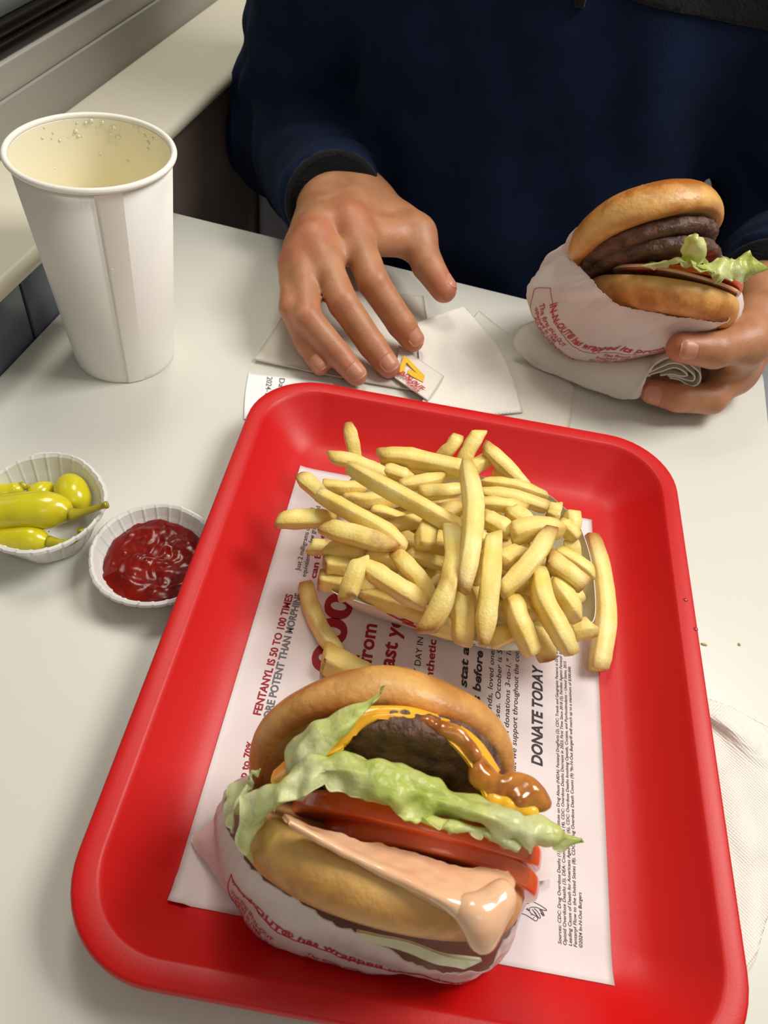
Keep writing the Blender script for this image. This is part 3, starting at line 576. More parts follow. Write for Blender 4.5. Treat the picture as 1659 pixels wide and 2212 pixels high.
FRIES = [([(-0.0832, 0.1057, 0.05), (-0.0782, 0.0975, 0.043), (-0.0725, 0.0897, 0.034)], 0.0076, (0.9, 0), 'short brown-tipped fry standing up at the back left of the boat'), ([(-0.0853, 0.0754, 0.05), (-0.0706, 0.0778, 0.049), (-0.0509, 0.0784, 0.045)], 0.0072, (0.3, 0), 'fry poking out at the back left, just behind the longest fry'), ([(-0.0709, 0.0582, 0.064), (-0.0379, 0.0466, 0.065), (-0.0051, 0.0404, 0.06), (0.0099, 0.0396, 0.056)], 0.009, (0.25, 0), 'longest fry, running diagonally over the top of the heap'), ([(-0.0111, 0.0779, 0.07), (-0.0015, 0.049, 0.0725), (0.0023, 0.0208, 0.0735), (0.003, -0.0033, 0.069)], 0.0093, (0.3, 0.6), 'tall pointed fry lying upright across the middle of the heap'), ([(-0.0595, 0.0871, 0.049), (-0.0417, 0.091, 0.05), (-0.0097, 0.0935, 0.05)], 0.0093, (0.6, 0), 'thick fry across the back of the boat with a ragged left end'), ([(-0.0204, 0.127, 0.043), (-0.0222, 0.1195, 0.04), (-0.0271, 0.1149, 0.034)], 0.0078, (0.5, 0), 'short fry tip at the back, left one of a leaning pair'), ([(-0.0082, 0.1297, 0.048), (-0.0105, 0.1197, 0.043), (-0.0135, 0.1102, 0.036)], 0.0088, (0.1, 0), 'short fry tip at the back, right one of a leaning pair'), ([(0.003, 0.1198, 0.04), (-0.0031, 0.112, 0.04), (-0.0093, 0.1019, 0.04)], 0.0077, (0.2, 0), 'short fry at the back, right of the leaning pair'), ([(-0.0039, 0.1185, 0.048), (0.0087, 0.1123, 0.044), (0.0267, 0.1053, 0.037)], 0.0079, (0.8, 0.2), 'slim fry slanting down to the right over the back rim'), ([(0.0076, 0.1171, 0.034), (0.0096, 0.1132, 0.033), (0.0122, 0.1095, 0.03)], 0.007, (0.1, 0), 'stub of fry seen under the slim slanting one'), ([(-0.0968, 0.0591, 0.046), (-0.0888, 0.0542, 0.046), (-0.0786, 0.0505, 0.043)], 0.008, (1, 0.3), 'brown-skinned fry end at the upper left of the heap'), ([(-0.0817, 0.0435, 0.054), (-0.0604, 0.0361, 0.056), (-0.0421, 0.0301, 0.056), (-0.0291, 0.0239, 0.054)], 0.0087, (0.1, 0.2), 'long fry lying from upper left towards the centre of the heap'), ([(-0.0981, 0.0269, 0.044), (-0.0851, 0.0321, 0.044), (-0.0705, 0.041, 0.041)], 0.009, (0.55, 0.1), 'square-ended fry sticking straight out on the left'), ([(-0.0719, 0.0191, 0.058), (-0.0535, 0.0196, 0.059), (-0.0328, 0.0193, 0.058)], 0.0093, (0.6, 0.8), 'broad wedge-shaped fry with a brown edge on the left of the heap'), ([(-0.0778, 0.0186, 0.04), (-0.0724, 0.02, 0.04), (-0.0635, 0.0225, 0.04)], 0.0072, (0.3, 0), 'fry end on the left under the broad wedge fry'), ([(-0.0679, 0.0158, 0.047), (-0.0569, 0.0188, 0.047), (-0.0415, 0.0238, 0.045)], 0.0087, (0.2, 0.1), 'pale fry on the left, below the broad wedge fry'), ([(-0.0664, 0.0078, 0.044), (-0.0598, 0.0094, 0.044), (-0.0504, 0.014, 0.042)], 0.0077, (0.8, 0.5), 'curled brownish fry at the lower left of the heap'), ([(-0.0675, 0.0037, 0.036), (-0.0602, 0.0048, 0.036), (-0.0489, 0.0073, 0.034)], 0.0094, (1, 0.1), 'brown-ended thick fry at the lower left corner of the boat'), ([(-0.047, 0.0053, 0.06), (-0.0475, -0.0051, 0.059), (-0.0484, -0.0159, 0.054)], 0.0081, (0, 0.6), 'fry pointing down over the lower left rim, laid over another'), ([(-0.0456, 0.0041, 0.058), (-0.0295, -0.0006, 0.056), (-0.0119, -0.0039, 0.051)], 0.0091, (0, 0.1), 'fry slanting from the left to the front rim of the boat'), ([(-0.0342, 0.0207, 0.052), (-0.0231, 0.0109, 0.054), (-0.0167, 0.0061, 0.053), (-0.0101, 0.0009, 0.047)], 0.008, (0.1, 0.3), 'curved fry bending down in the left middle of the heap'), ([(-0.0435, 0.0033, 0.036), (-0.0275, 0.0006, 0.037), (-0.0086, -0.0013, 0.037), (0.0064, -0.0017, 0.034)], 0.009, (0.4, 0), 'long fry lying along inside the front rim'), ([(-0.0102, 0.0413, 0.06), (-0.0056, 0.0147, 0.067), (-0.0054, -0.0064, 0.066), (-0.0082, -0.0235, 0.058)], 0.0092, (0.2, 0.7), 'pointed fry with a dark spot, lying over the front rim'), ([(0.0034, 0.0039, 0.056), (0.0065, -0.0084, 0.054), (0.01, -0.0185, 0.048)], 0.0097, (0.1, 0.3), 'broad straight fry hanging over the front rim in the middle'), ([(0.0118, 0.0389, 0.064), (0.0154, 0.0048, 0.066), (0.0184, -0.0207, 0.056)], 0.0095, (0.1, 0.6), 'long straight fry down the middle right to the front rim'), ([(0.0395, 0.0536, 0.063), (0.0314, 0.0311, 0.063), (0.0214, 0.0103, 0.058)], 0.0093, (1, 0.2), 'brown-tipped fry slanting from upper right to the centre'), ([(0.0374, 0.0321, 0.056), (0.0409, 0.0127, 0.058), (0.0506, 0.0007, 0.055), (0.0611, -0.0067, 0.048)], 0.0089, (0.1, 0.35), 'long bent fry at the right front, passing over the rim'), ([(0.0274, 0.0137, 0.052), (0.0342, 0.0005, 0.051), (0.0438, -0.01, 0.044)], 0.0093, (0.1, 0.2), 'pale fry right of the middle hanging over the front rim'), ([(0.0458, 0.0083, 0.04), (0.0489, 0.0013, 0.039), (0.0525, -0.0061, 0.036)], 0.0086, (0.2, 1), 'short fry with a knobbly brown end at the front rim'), ([(0.047, 0.0328, 0.05), (0.054, 0.023, 0.05), (0.0623, 0.0168, 0.045)], 0.0101, (0.1, 0.3), 'thick pale fry on the right side of the boat'), ([(0.0415, 0.0426, 0.054), (0.0515, 0.0364, 0.054), (0.0627, 0.0324, 0.052)], 0.0091, (0.8, 0.7), 'golden blistered fry at the right of the heap'), ([(0.0472, 0.0558, 0.045), (0.0572, 0.0523, 0.045), (0.0691, 0.0496, 0.042)], 0.0078, (0.1, 0.2), 'slim fry reaching the right rim behind the blistered one'), ([(0.0311, 0.0154, 0.046), (0.0369, 0.0143, 0.046), (0.0438, 0.0136, 0.046)], 0.0088, (0.3, 0.3), 'short stubby fry between the two hanging fries at the right'), ([(0.0716, 0.0198, 0.038), (0.0662, 0.0166, 0.038), (0.0591, 0.0137, 0.036)], 0.0098, (0.4, 0.1), 'thick fry end at the right front corner of the boat'), ([(0.0229, -0.0029, 0.035), (0.0286, 0.0008, 0.037), (0.0367, 0.0079, 0.037)], 0.0088, (0.2, 0.1), 'fry along the front rim right of the middle'), ([(0.0211, 0.049, 0.057), (0.0317, 0.0559, 0.058), (0.0474, 0.064, 0.054)], 0.0104, (0.3, 0.2), 'broad fry with a rounded back at the upper right'), ([(0.0179, 0.0701, 0.052), (0.0233, 0.0671, 0.052), (0.0312, 0.0626, 0.052)], 0.0092, (0.2, 0.1), 'short pale fry above the broad rounded one at the upper right'), ([(0.0006, 0.0923, 0.045), (0.0182, 0.0943, 0.046), (0.0375, 0.0962, 0.043)], 0.0067, (0.1, 0.4), 'thin fry at the back right, topmost of three lying together'), ([(0.0009, 0.0815, 0.047), (0.018, 0.0842, 0.048), (0.0386, 0.085, 0.046)], 0.007, (0.1, 0.4), 'thin fry at the back right, middle of three lying together'), ([(0.0022, 0.0714, 0.049), (0.0141, 0.074, 0.05), (0.0277, 0.0782, 0.048)], 0.0069, (0.2, 0.7), 'golden fry at the back right, lowest of three lying together'), ([(-0.031, 0.0686, 0.048), (-0.0208, 0.0732, 0.049), (-0.0075, 0.0809, 0.048)], 0.0074, (0.1, 0.1), 'fry behind the longest one near the middle of the heap'), ([(-0.0429, 0.0713, 0.047), (-0.0318, 0.078, 0.048), (-0.0205, 0.0855, 0.047)], 0.007, (0.1, 0.6), 'fry with a browned right end behind the longest one'), ([(-0.054, 0.0799, 0.046), (-0.0476, 0.0804, 0.046), (-0.0385, 0.0813, 0.044)], 0.0078, (0.1, 0.1), 'short fry end right behind the longest one at the back'), ([(-0.0491, 0.0879, 0.043), (-0.0327, 0.09, 0.044), (-0.0125, 0.0939, 0.044)], 0.0061, (0.2, 0.1), 'thin fry tucked under the thick back fry'), ([(-0.0828, 0.0574, 0.045), (-0.0726, 0.0594, 0.046), (-0.0599, 0.0642, 0.045)], 0.0073, (0.2, 0.1), 'fry at the upper left beneath the start of the longest one'), ([(-0.0691, 0.0522, 0.044), (-0.0574, 0.0552, 0.045), (-0.0442, 0.0622, 0.045)], 0.0085, (0.1, 0.1), 'fry crossing under the longest one at the left'), ([(-0.0535, 0.0503, 0.044), (-0.0462, 0.0513, 0.044), (-0.0362, 0.0517, 0.043)], 0.0065, (0.3, 0.2), 'small fry buried between the two long diagonal ones'), ([(-0.0419, 0.0377, 0.05), (-0.0329, 0.0442, 0.05), (-0.0227, 0.0514, 0.048)], 0.007, (0.9, 0.1), 'brown-pointed short fry at the centre left'), ([(-0.0218, 0.0443, 0.055), (-0.0208, 0.0355, 0.055), (-0.0198, 0.027, 0.055)], 0.0096, (0.1, 0.2), 'stubby fry end facing up in the centre of the heap'), ([(-0.0288, 0.0271, 0.046), (-0.0199, 0.0272, 0.046), (-0.0073, 0.0272, 0.045)], 0.0067, (0.8, 0.1), 'wrinkled brown-edged fry in the centre left'), ([(-0.0241, 0.032, 0.043), (-0.0167, 0.0362, 0.043), (-0.008, 0.0408, 0.043)], 0.0066, (0.1, 0.1), 'fry crossing low in the centre behind the spotted one'), ([(0.0434, 0.0898, 0.045), (0.0431, 0.0859, 0.044), (0.0427, 0.0814, 0.042)], 0.0076, (0.3, 0.1), 'small upright fry end at the right back corner'), ([(0.0528, 0.0904, 0.041), (0.054, 0.0856, 0.04), (0.0554, 0.0793, 0.038)], 0.0085, (0.3, 0.3), 'rounded fry end against the right back corner of the boat'), ([(0.0465, 0.0767, 0.046), (0.0513, 0.0726, 0.046), (0.0576, 0.07, 0.044)], 0.0077, (0.1, 0.5), 'short fry near the right rim with a browned tip'), ([(0.0551, 0.0708, 0.04), (0.0565, 0.0656, 0.039), (0.0588, 0.0608, 0.036)], 0.0087, (0.1, 0.1), 'pale fry standing inside the right wall of the boat'), ([(0.0191, 0.0317, 0.052), (0.0228, 0.0367, 0.053), (0.0283, 0.0428, 0.053)], 0.0097, (0.1, 0.1), 'fry between the long straight one and the brown-tipped one'), ([(0.0053, 0.057, 0.055), (0.0124, 0.0547, 0.055), (0.0221, 0.0528, 0.053)], 0.0087, (0.1, 0.1), 'fry just right of the tall pointed one'), ([(-0.0146, -0.002, 0.032), (-0.003, -0.0029, 0.033), (0.0085, -0.0018, 0.032)], 0.0068, (0.1, 0.1), 'fry low against the front wall left of the middle'), ([(-0.0461, 0.0169, 0.05), (-0.0372, 0.0186, 0.05), (-0.0275, 0.0184, 0.048)], 0.0072, (0.1, 0.1), 'fry end behind the fry that points down at the left'), ([(0.0568, 0.0415, 0.04), (0.0602, 0.0367, 0.04), (0.0647, 0.0324, 0.038)], 0.0072, (0.1, 0.3), 'small fry beside the thick pale one at the right wall'), ([(0.0123, 0.047, 0.05), (0.0104, 0.031, 0.05), (0.0084, 0.0186, 0.048)], 0.0076, (0.1, 0.1), 'fry beneath the tall pointed one near the centre'), ([(-0.0487, 0.0121, 0.036), (-0.0445, 0.0076, 0.036), (-0.0374, 0.0043, 0.034)], 0.0069, (0.1, 0.1), 'fry low at the left front inside the boat'), ([(0.0302, 0.0248, 0.044), (0.0376, 0.0303, 0.044), (0.047, 0.0314, 0.043)], 0.0077, (0.1, 0.1), 'fry lying low under the long bent one'), ([(0.0046, 0.0246, 0.044), (0.0126, 0.0166, 0.043), (0.0175, 0.009, 0.04)], 0.0073, (0.3, 0.2), 'fry seen in the gap between the spotted and the straight fry')]
for P, w, b, lb in FRIES: fry(P, w, b, lb, spot=(.55, .09) if 'dark spot' in lb else (.75, .1) if 'wedge' in lb else None)
# fries lower in the heap, mostly covered
for k in range(34):
    x = rf.uniform(-.036, .052); y = rf.uniform(.026, .084); z = .0125+.0085*(k % 3)+rf.uniform(0, .002); a = rf.uniform(-1.2, 1.2)+(math.pi/2 if rf.random() < .35 else 0)
    L = rf.uniform(.018, .030); dx, dy = L*math.cos(a), L*math.sin(a)
    m_ = .030+.0*z
    pts = []
    for s in (-1, 0, 1):
        u = min(max(x+s*dx, -.046+.0), .062); v = min(max(y+s*dy, .018), .090); pts.append((math.cos(TH)*u-math.sin(TH)*v, math.sin(TH)*u+math.cos(TH)*v, z+rf.uniform(-.001, .001)))
    fry(pts, .0095, (rf.random()*.5, rf.random()*.5), 'pale fry buried low in the heap, mostly covered by other fries', 'fries buried low in the paper boat')
LOOSE = 'loose fries on the tray liner'
fry([(-0.0784, 0.0174, 0.0085), (-0.07, 0.0034, 0.0085), (-0.0606, -0.0079, 0.0085), (-0.0487, -0.0182, 0.0085)], .0082, (.5, .2), 'slim loose fry on the liner, left of the boat', LOOSE, .1)
fry([(-0.0553, -0.0226, 0.0095), (-0.0466, -0.0253, 0.0095), (-0.0362, -0.0277, 0.0095), (-0.0286, -0.0295, 0.0095)], .0135, (.4, .2), 'wide loose fry touching the top bun of the front burger', LOOSE, .3)
fry([(0.0704, 0.0967, 0.022), (0.0797, 0.0712, 0.0175), (0.085, 0.0444, 0.0135), (0.0845, 0.0155, 0.0095)], .0106, (.9, .3), 'long curved loose fry to the right of the boat by the tray wall', LOOSE, .2)
# ------------------------------------------------------------------ burgers
M['crust'] = mat('bun_crust', (178, 104, 38), .42, (212, 146, 70), 75, bump=.6, bscale=300, bdist=.0009, attr=(238, 196, 120), spec=.4, coat=.08, bump2=.4, b2scale=70, ncontrast=(.42, .60), detail=8)
M['crumb_face'] = mat('toasted_bun_face', (190, 132, 72), .75, (222, 178, 112), 90, bump=.6, bscale=350, bdist=.001)
M['patty'] = mat('beef_patty', (124, 90, 70), .55, (74, 50, 40), 130, bump=1, bscale=420, bdist=.002, spec=.4, coat=.05)
M['cheese'] = mat('melted_cheese', (248, 192, 48), .22, (238, 168, 34), 50, coat=.3, sss=.15, sssr=(1, .6, .1), sscale=.003)
M['onion'] = mat('grilled_onion', (202, 130, 46), .16, (150, 82, 26), 140, coat=.6, sss=.25, sssr=(1, .5, .15), sscale=.003)
M['lettuce'] = mat('lettuce_leaf', (194, 212, 92), .32, (230, 236, 148), 60, tl=.3, bump=.75, bscale=210, bdist=.0016, attr=(240, 240, 206), sss=.3, sssr=(.8, 1, .3), sscale=.003, coat=.15)
M['tomato'] = mat('tomato_skin', (226, 78, 28), .2, (236, 106, 46), 40, coat=.5, sss=.2, sssr=(1, .25, .08), sscale=.004)
M['sauce'] = mat('pink_sauce', (242, 196, 158), .16, (234, 178, 136), 60, coat=.5, sss=.2, sssr=(1, .6, .4), sscale=.003, bump=.12, bscale=120, bdist=.0015)
M['wrap'] = mat('wrapper_paper', (250, 240, 235), .55, (243, 227, 221), 22, tl=.3, bump=.4, bscale=45, bdist=.0018, sss=.15, sssr=(1, .85, .75), sscale=.002)
M['wrap_ink'] = mat('wrapper_ink', (190, 40, 56), .6)
def bun(name, prof, frame, seg, parent_list, under, seed, pale, wob=.012, dent=0):
    v, f = lathe(prof, seg, wob, seed, 4, True); v = np.array(v); k = len(prof)
    r = np.linalg.norm(v[:, :2], axis=1)
    nz = np.array([noise.noise(Vector(p*28+Vector((seed, 0, 0)))) for p in v]); v = v*(1+.018*nz[:, None]); v[:, 2] += .0012*nz
    tone = np.repeat([pale(rz) for rz in prof], seg); tone = np.clip(tone+.22*nz, 0, 1)
    fm = []
    for j in range(k-1): fm += [1 if under(prof[j]) and under(prof[j+1]) else 0]*seg
    fm += [1 if under(prof[0]) else 0, 1 if under(prof[-1]) else 0][:len(f)-len(fm)]
    o = mesh(name, xf(v, frame), f, None, mats=[M['crust'], M['crumb_face']], fm=fm, tone=tone)
    s = o.modifiers.new('s', 'SUBSURF'); s.levels = 1; s.render_levels = 1
    parent_list.append(o); return o
CROWN = [(.0005, .0035), (.015, .0034), (.030, .0030), (.042, .0022), (.0465, .0008), (.0495, .0004), (.0520, .0030), (.0532, .0075), (.0530, .0125), (.0508, .0190), (.0455, .0250), (.036, .0298), (.022, .0330), (.0005, .0342)]
HEEL = [(.0005, -.0245), (.030, -.0245), (.042, -.0240), (.0490, -.0215), (.0530, -.0165), (.0545, -.0105), (.0540, -.0050), (.0520, -.0010), (.0495, .0002), (.044, .0000), (.030, -.0004), (.0005, -.0004)]
def sc(prof, k, kz=None): return [(r*k, z*(kz or k)) for r, z in prof]
def patty(frame, R, T, seed, plist):
    seg, prof = 150, []
    for r, z in ((.001, 0), (.5, 0), (.85, 0), (.95, .06), (.995, .22), (1, .5), (.995, .78), (.95, .95), (.85, 1), (.5, 1), (.001, 1)): prof.append((R*r, T*z))
    # refine the rim
    P = crom(np.array([(r, z, 0) for r, z in prof]), 40); v, f = lathe([(max(a, .0005), b) for a, b, _ in P], seg, .03, seed, 5); v = np.array(v)
    n = v-np.array([0, 0, T/2]); n /= np.linalg.norm(n, axis=1)[:, None]
    v = v+n*(.0011*vnoise(v, 150, seed)+.0009*vnoise(v, 330, seed+2)+.0010*vnoise(v, 60, seed+4))[:, None]
    plist.append(mesh('beef_patty', xf(v, frame), f, M['patty'])); return plist[-1]
def slice_(name, frame, R, T, m, seed, plist, seg=90):
    v, f = lathe([(.0005, 0), (R*.9, 0), (R*.975, T*.01), (R*.992, T*.05), (R, T*.16), (R*1.003, T*.5), (R, T*.84), (R*.992, T*.95), (R*.975, T*.99), (R*.9, T), (.0005, T)], seg, .012, seed, 3); v = np.array(v); v[:, 2] += .0016*np.sin(2*np.arctan2(v[:, 1], v[:, 0])+seed)*(np.linalg.norm(v[:, :2], axis=1)/R)
    o = mesh(name, xf(v, frame), f, m); s = o.modifiers.new('s', 'SUBSURF'); s.levels = 1; s.render_levels = 1; plist.append(o); return o
def blob(name, pts, m, plist, h=.0009, k=.0018, nz=.0009, nsc=420):
    P = [np.array(p[:3]) for p in pts]; R = [p[3] for p in pts]; lo = np.min([p-r for p, r in zip(P, R)], 0)-.004; hi = np.max([p+r for p, r in zip(P, R)], 0)+.004
    def fn(q):
        d = None
        for p, r in zip(P, R):
            e = np.linalg.norm(q-p, axis=1)-r; d = e if d is None else smin(d, e, k)
        return d+nz*np.sin(q[:, 0]*nsc)*np.sin(q[:, 1]*nsc*1.1+1)*np.sin(q[:, 2]*nsc*.9+2)
    V, F = nets(fn, lo, hi, h, 12); V = relax(V, F, 2); plist.append(mesh(name, V, F, m)); return plist[-1]
leaftone = lambda a, b: (lambda u, v, V: np.clip(a+b*v+.55*vnoise(V, 40, 3)+.25*np.sin(u*26)*.5, 0, 1))
def leaf(rows, plist, nu=90, nv=40, amp=.0022, seed=0, tone=leaftone(-.12, .40), amp2=.0023):
    o = sheet('lettuce_leaf', rows, M['lettuce'], int(nu*1.4), nv, .0006, amp, 60, seed, None, amp2, 150, 1.3, tone, ragged=.0032); plist.append(o); return o
# ---- front burger, standing on edge in its wrapper on the tray liner
parts = []
bun('top_bun', sc(CROWN, 1.0, .90), [(0.9659, 0.1434, -0.2157, -0.0099), (0.2387, -0.1702, 0.9561, -0.0999), (0.1004, -0.9749, -0.1986, 0.06)], 96, parts, lambda p: p[1] < .0033 and p[0] < .0470, 1, lambda p: .45*math.exp(-((p[1]-.008)/.006)**2))
patty([(0.9899, 0.0825, -0.1154, -0.0028), (0.1184, -0.0335, 0.9924, -0.1032), (0.078, -0.996, -0.0429, 0.078)], .0365, .0115, 3, parts)
patty([(0.9921, 0.0731, -0.102, -0.0012), (0.1028, -0.0074, 0.9947, -0.1045), (0.0719, -0.9973, -0.0148, 0.06)], .0410, .0100, 8, parts)
slice_('tomato_slice', [(0.9946, 0.0695, -0.0765, 0.0073), (0.0636, 0.1714, 0.9831, -0.1199), (0.0815, -0.9827, 0.1661, 0.06)], .0475, .0078, M['tomato'], 1, parts)
slice_('tomato_slice', [(0.9966, 0.0782, -0.0273, 0.0133), (0.009, 0.2253, 0.9743, -0.1243), (0.0823, -0.9712, 0.2238, 0.059)], .0420, .0070, M['tomato'], 4, parts)
bun('bottom_bun', sc(HEEL, .975, .88), [(0.9995, 0.0216, -0.021, -0.0029), (0.0077, 0.4909, 0.8712, -0.1182), (0.0291, -0.871, 0.4905, 0.064)], 96, parts, lambda p: p[1] > -.0006 and p[0] < .0497, 5, lambda p: .8*math.exp(-((p[1]+.002)/.0085)**2)+.05)
o = sheet('cheese_slice', [[(-0.0345, -0.1048, 0.08), (-0.024, -0.0977, 0.08), (-0.0072, -0.0924, 0.08), (0.0106, -0.0906, 0.08), (0.0241, -0.0957, 0.08), (0.032, -0.1031, 0.082)], [(-0.0352, -0.104, 0.103), (-0.0287, -0.0979, 0.107), (-0.0127, -0.0919, 0.109), (0.0038, -0.0898, 0.108), (0.0174, -0.0925, 0.106), (0.0283, -0.0998, 0.102)], [(-0.0331, -0.1082, 0.108), (-0.0268, -0.1026, 0.1115), (-0.0123, -0.0954, 0.1125), (0.0033, -0.0943, 0.112), (0.0156, -0.0978, 0.1105), (0.0263, -0.1062, 0.107)], [(-0.0285, -0.1123, 0.108), (-0.0244, -0.1092, 0.11), (-0.0194, -0.0998, 0.112), (0.0014, -0.0971, 0.112), (0.0165, -0.1038, 0.11), (0.0253, -0.1148, 0.108)]], M['cheese'], 70, 30, .0016, .0005, 90, 3); parts.append(o)
o = sheet('cheese_slice', [[(-0.0472, -0.1173, 0.088), (-0.0414, -0.1123, 0.096), (-0.0348, -0.1067, 0.1), (-0.0284, -0.1029, 0.1)], [(-0.0465, -0.1226, 0.092), (-0.0382, -0.1175, 0.104), (-0.0305, -0.1139, 0.109), (-0.0255, -0.1091, 0.109)], [(-0.0429, -0.1243, 0.094), (-0.0362, -0.121, 0.106), (-0.0305, -0.1169, 0.11), (-0.0254, -0.1112, 0.11)]], M['cheese'], 36, 16, .0014, .0004, 90, 6); parts.append(o)
blob('grilled_onion', [(0.0296, -0.1092, 0.108, 0.0042), (0.0326, -0.1067, 0.109, 0.005), (0.0369, -0.1064, 0.109, 0.005), (0.0409, -0.1074, 0.108, 0.0042), (0.0351, -0.1103, 0.11, 0.0042), (0.0433, -0.1089, 0.108, 0.0026), (0.0262, -0.1083, 0.108, 0.0036), (0.0221, -0.1056, 0.108, 0.0042), (0.0195, -0.1017, 0.108, 0.0036), (0.0245, -0.1072, 0.108, 0.004)], M['onion'], parts)
blob('grilled_onion', [(-0.003, -0.0951, 0.111, 0.002), (0.0008, -0.0944, 0.112, 0.0028), (0.005, -0.0951, 0.1125, 0.0032), (0.0086, -0.0958, 0.112, 0.003), (0.0122, -0.0969, 0.1115, 0.003), (0.0154, -0.0986, 0.111, 0.003), (0.0181, -0.1008, 0.1105, 0.0026), (-0.0063, -0.0956, 0.112, 0.0014)], M['onion'], parts)
blob('melted_cheese', [(0.0274, -0.1125, 0.108, 0.003), (0.0316, -0.1135, 0.109, 0.0034), (0.0362, -0.1129, 0.109, 0.003), (0.0402, -0.1121, 0.108, 0.0022), (0.0289, -0.1084, 0.107, 0.003)], M['cheese'], parts)
leaf([[(-0.0384, -0.1143, 0.078), (-0.0192, -0.1129, 0.076), (0.0015, -0.111, 0.076), (0.0221, -0.1107, 0.078), (0.0384, -0.1114, 0.082), (0.0522, -0.1138, 0.094)], [(-0.0394, -0.1187, 0.104), (-0.0341, -0.1157, 0.11), (-0.0221, -0.1132, 0.112), (-0.0099, -0.1138, 0.112), (0.0042, -0.1132, 0.112), (0.0242, -0.1151, 0.112), (0.0436, -0.1142, 0.108), (0.0584, -0.1139, 0.104)], [(-0.0407, -0.1283, 0.11), (-0.0305, -0.1231, 0.118), (-0.0189, -0.1204, 0.118), (-0.0051, -0.121, 0.117), (0.0082, -0.121, 0.117), (0.0258, -0.122, 0.117), (0.0417, -0.1212, 0.113), (0.0586, -0.1159, 0.106)], [(-0.0408, -0.1357, 0.108), (-0.0347, -0.1332, 0.112), (-0.0278, -0.1284, 0.114), (-0.0152, -0.1266, 0.113), (-0.0012, -0.127, 0.113), (0.0147, -0.1263, 0.112), (0.0271, -0.1231, 0.112), (0.0366, -0.1243, 0.111), (0.0442, -0.1247, 0.108), (0.0553, -0.1183, 0.104)]], parts, 150, 46, .0026, 2)
leaf([[(-0.0002, -0.1208, 0.094), (0.0127, -0.1202, 0.094), (0.0271, -0.119, 0.094), (0.0386, -0.1203, 0.094)], [(-0.0028, -0.1245, 0.108), (0.011, -0.1252, 0.11), (0.0253, -0.1236, 0.11), (0.0387, -0.1237, 0.108)], [(0.0009, -0.1279, 0.11), (0.0131, -0.1284, 0.111), (0.0264, -0.1269, 0.111), (0.036, -0.1278, 0.109)]], parts, 60, 20, .0014, 9)
leaf([[(-0.0168, -0.0904, 0.1185), (-0.0183, -0.0927, 0.1185), (-0.02, -0.0969, 0.1185), (-0.0207, -0.0996, 0.117)], [(-0.0227, -0.0958, 0.1175), (-0.0234, -0.1013, 0.118), (-0.0247, -0.1056, 0.117), (-0.026, -0.1071, 0.114)], [(-0.0348, -0.1038, 0.114), (-0.0329, -0.1103, 0.116), (-0.0313, -0.1142, 0.116), (-0.0302, -0.1157, 0.112)], [(-0.0422, -0.1105, 0.106), (-0.04, -0.1174, 0.11), (-0.0366, -0.1202, 0.11), (-0.0343, -0.1202, 0.104)], [(-0.0442, -0.1176, 0.094), (-0.0419, -0.1206, 0.098), (-0.0379, -0.1224, 0.098), (-0.0365, -0.1212, 0.092)]], parts, 44, 60, .0012, 5, leaftone(.0, .35))
leaf([[(-0.0381, -0.1217, 0.096), (-0.0438, -0.1246, 0.098), (-0.0489, -0.1287, 0.096), (-0.0522, -0.1332, 0.094)], [(-0.0333, -0.1268, 0.1), (-0.0404, -0.1297, 0.104), (-0.0458, -0.1346, 0.102), (-0.0513, -0.1394, 0.097)], [(-0.0397, -0.1315, 0.098), (-0.0417, -0.1349, 0.102), (-0.0464, -0.1403, 0.1), (-0.0512, -0.1446, 0.094)], [(-0.0461, -0.1342, 0.09), (-0.0457, -0.1371, 0.094), (-0.0461, -0.1427, 0.094), (-0.0471, -0.1466, 0.088)], [(-0.0465, -0.1355, 0.082), (-0.0455, -0.1398, 0.086), (-0.0448, -0.1443, 0.086), (-0.0449, -0.1468, 0.082)]], parts, 56, 50, .0022, 7, leaftone(.45, .2))
leaf([[(-0.0528, -0.1185, 0.09), (-0.0529, -0.1238, 0.09), (-0.0536, -0.1308, 0.088), (-0.0557, -0.1348, 0.086)], [(-0.0559, -0.1195, 0.088), (-0.0556, -0.1263, 0.09), (-0.0561, -0.134, 0.09), (-0.0557, -0.1404, 0.088)], [(-0.0582, -0.1195, 0.08), (-0.0585, -0.1257, 0.082), (-0.0578, -0.1344, 0.084), (-0.0567, -0.1402, 0.082)]], parts, 36, 30, .0012, 12, leaftone(.6, .1))
o = sheet('sauce', [[(-0.0372, -0.1379, 0.107), (-0.0205, -0.1374, 0.103), (-0.0007, -0.1352, 0.101), (0.0193, -0.1341, 0.1), (0.0373, -0.1317, 0.1)], [(-0.036, -0.1389, 0.1085), (-0.0185, -0.1411, 0.1085), (-0.0005, -0.1418, 0.107), (0.0188, -0.141, 0.106), (0.0388, -0.136, 0.104)], [(-0.0347, -0.1395, 0.109), (-0.0154, -0.1434, 0.1105), (0.0015, -0.1455, 0.111), (0.0174, -0.1474, 0.111), (0.0353, -0.1454, 0.108)], [(-0.0342, -0.1397, 0.1085), (-0.0148, -0.1443, 0.11), (0.0022, -0.1468, 0.1105), (0.0172, -0.1489, 0.1105), (0.0273, -0.1524, 0.1075)], [(-0.034, -0.1392, 0.107), (-0.0148, -0.1436, 0.108), (0.0018, -0.1462, 0.108), (0.0186, -0.149, 0.106), (0.031, -0.1535, 0.101)]], M['sauce'], 120, 50, .0014, .0008, 90, 4, None, .0003, 220, ragged=.0022); parts.append(o)
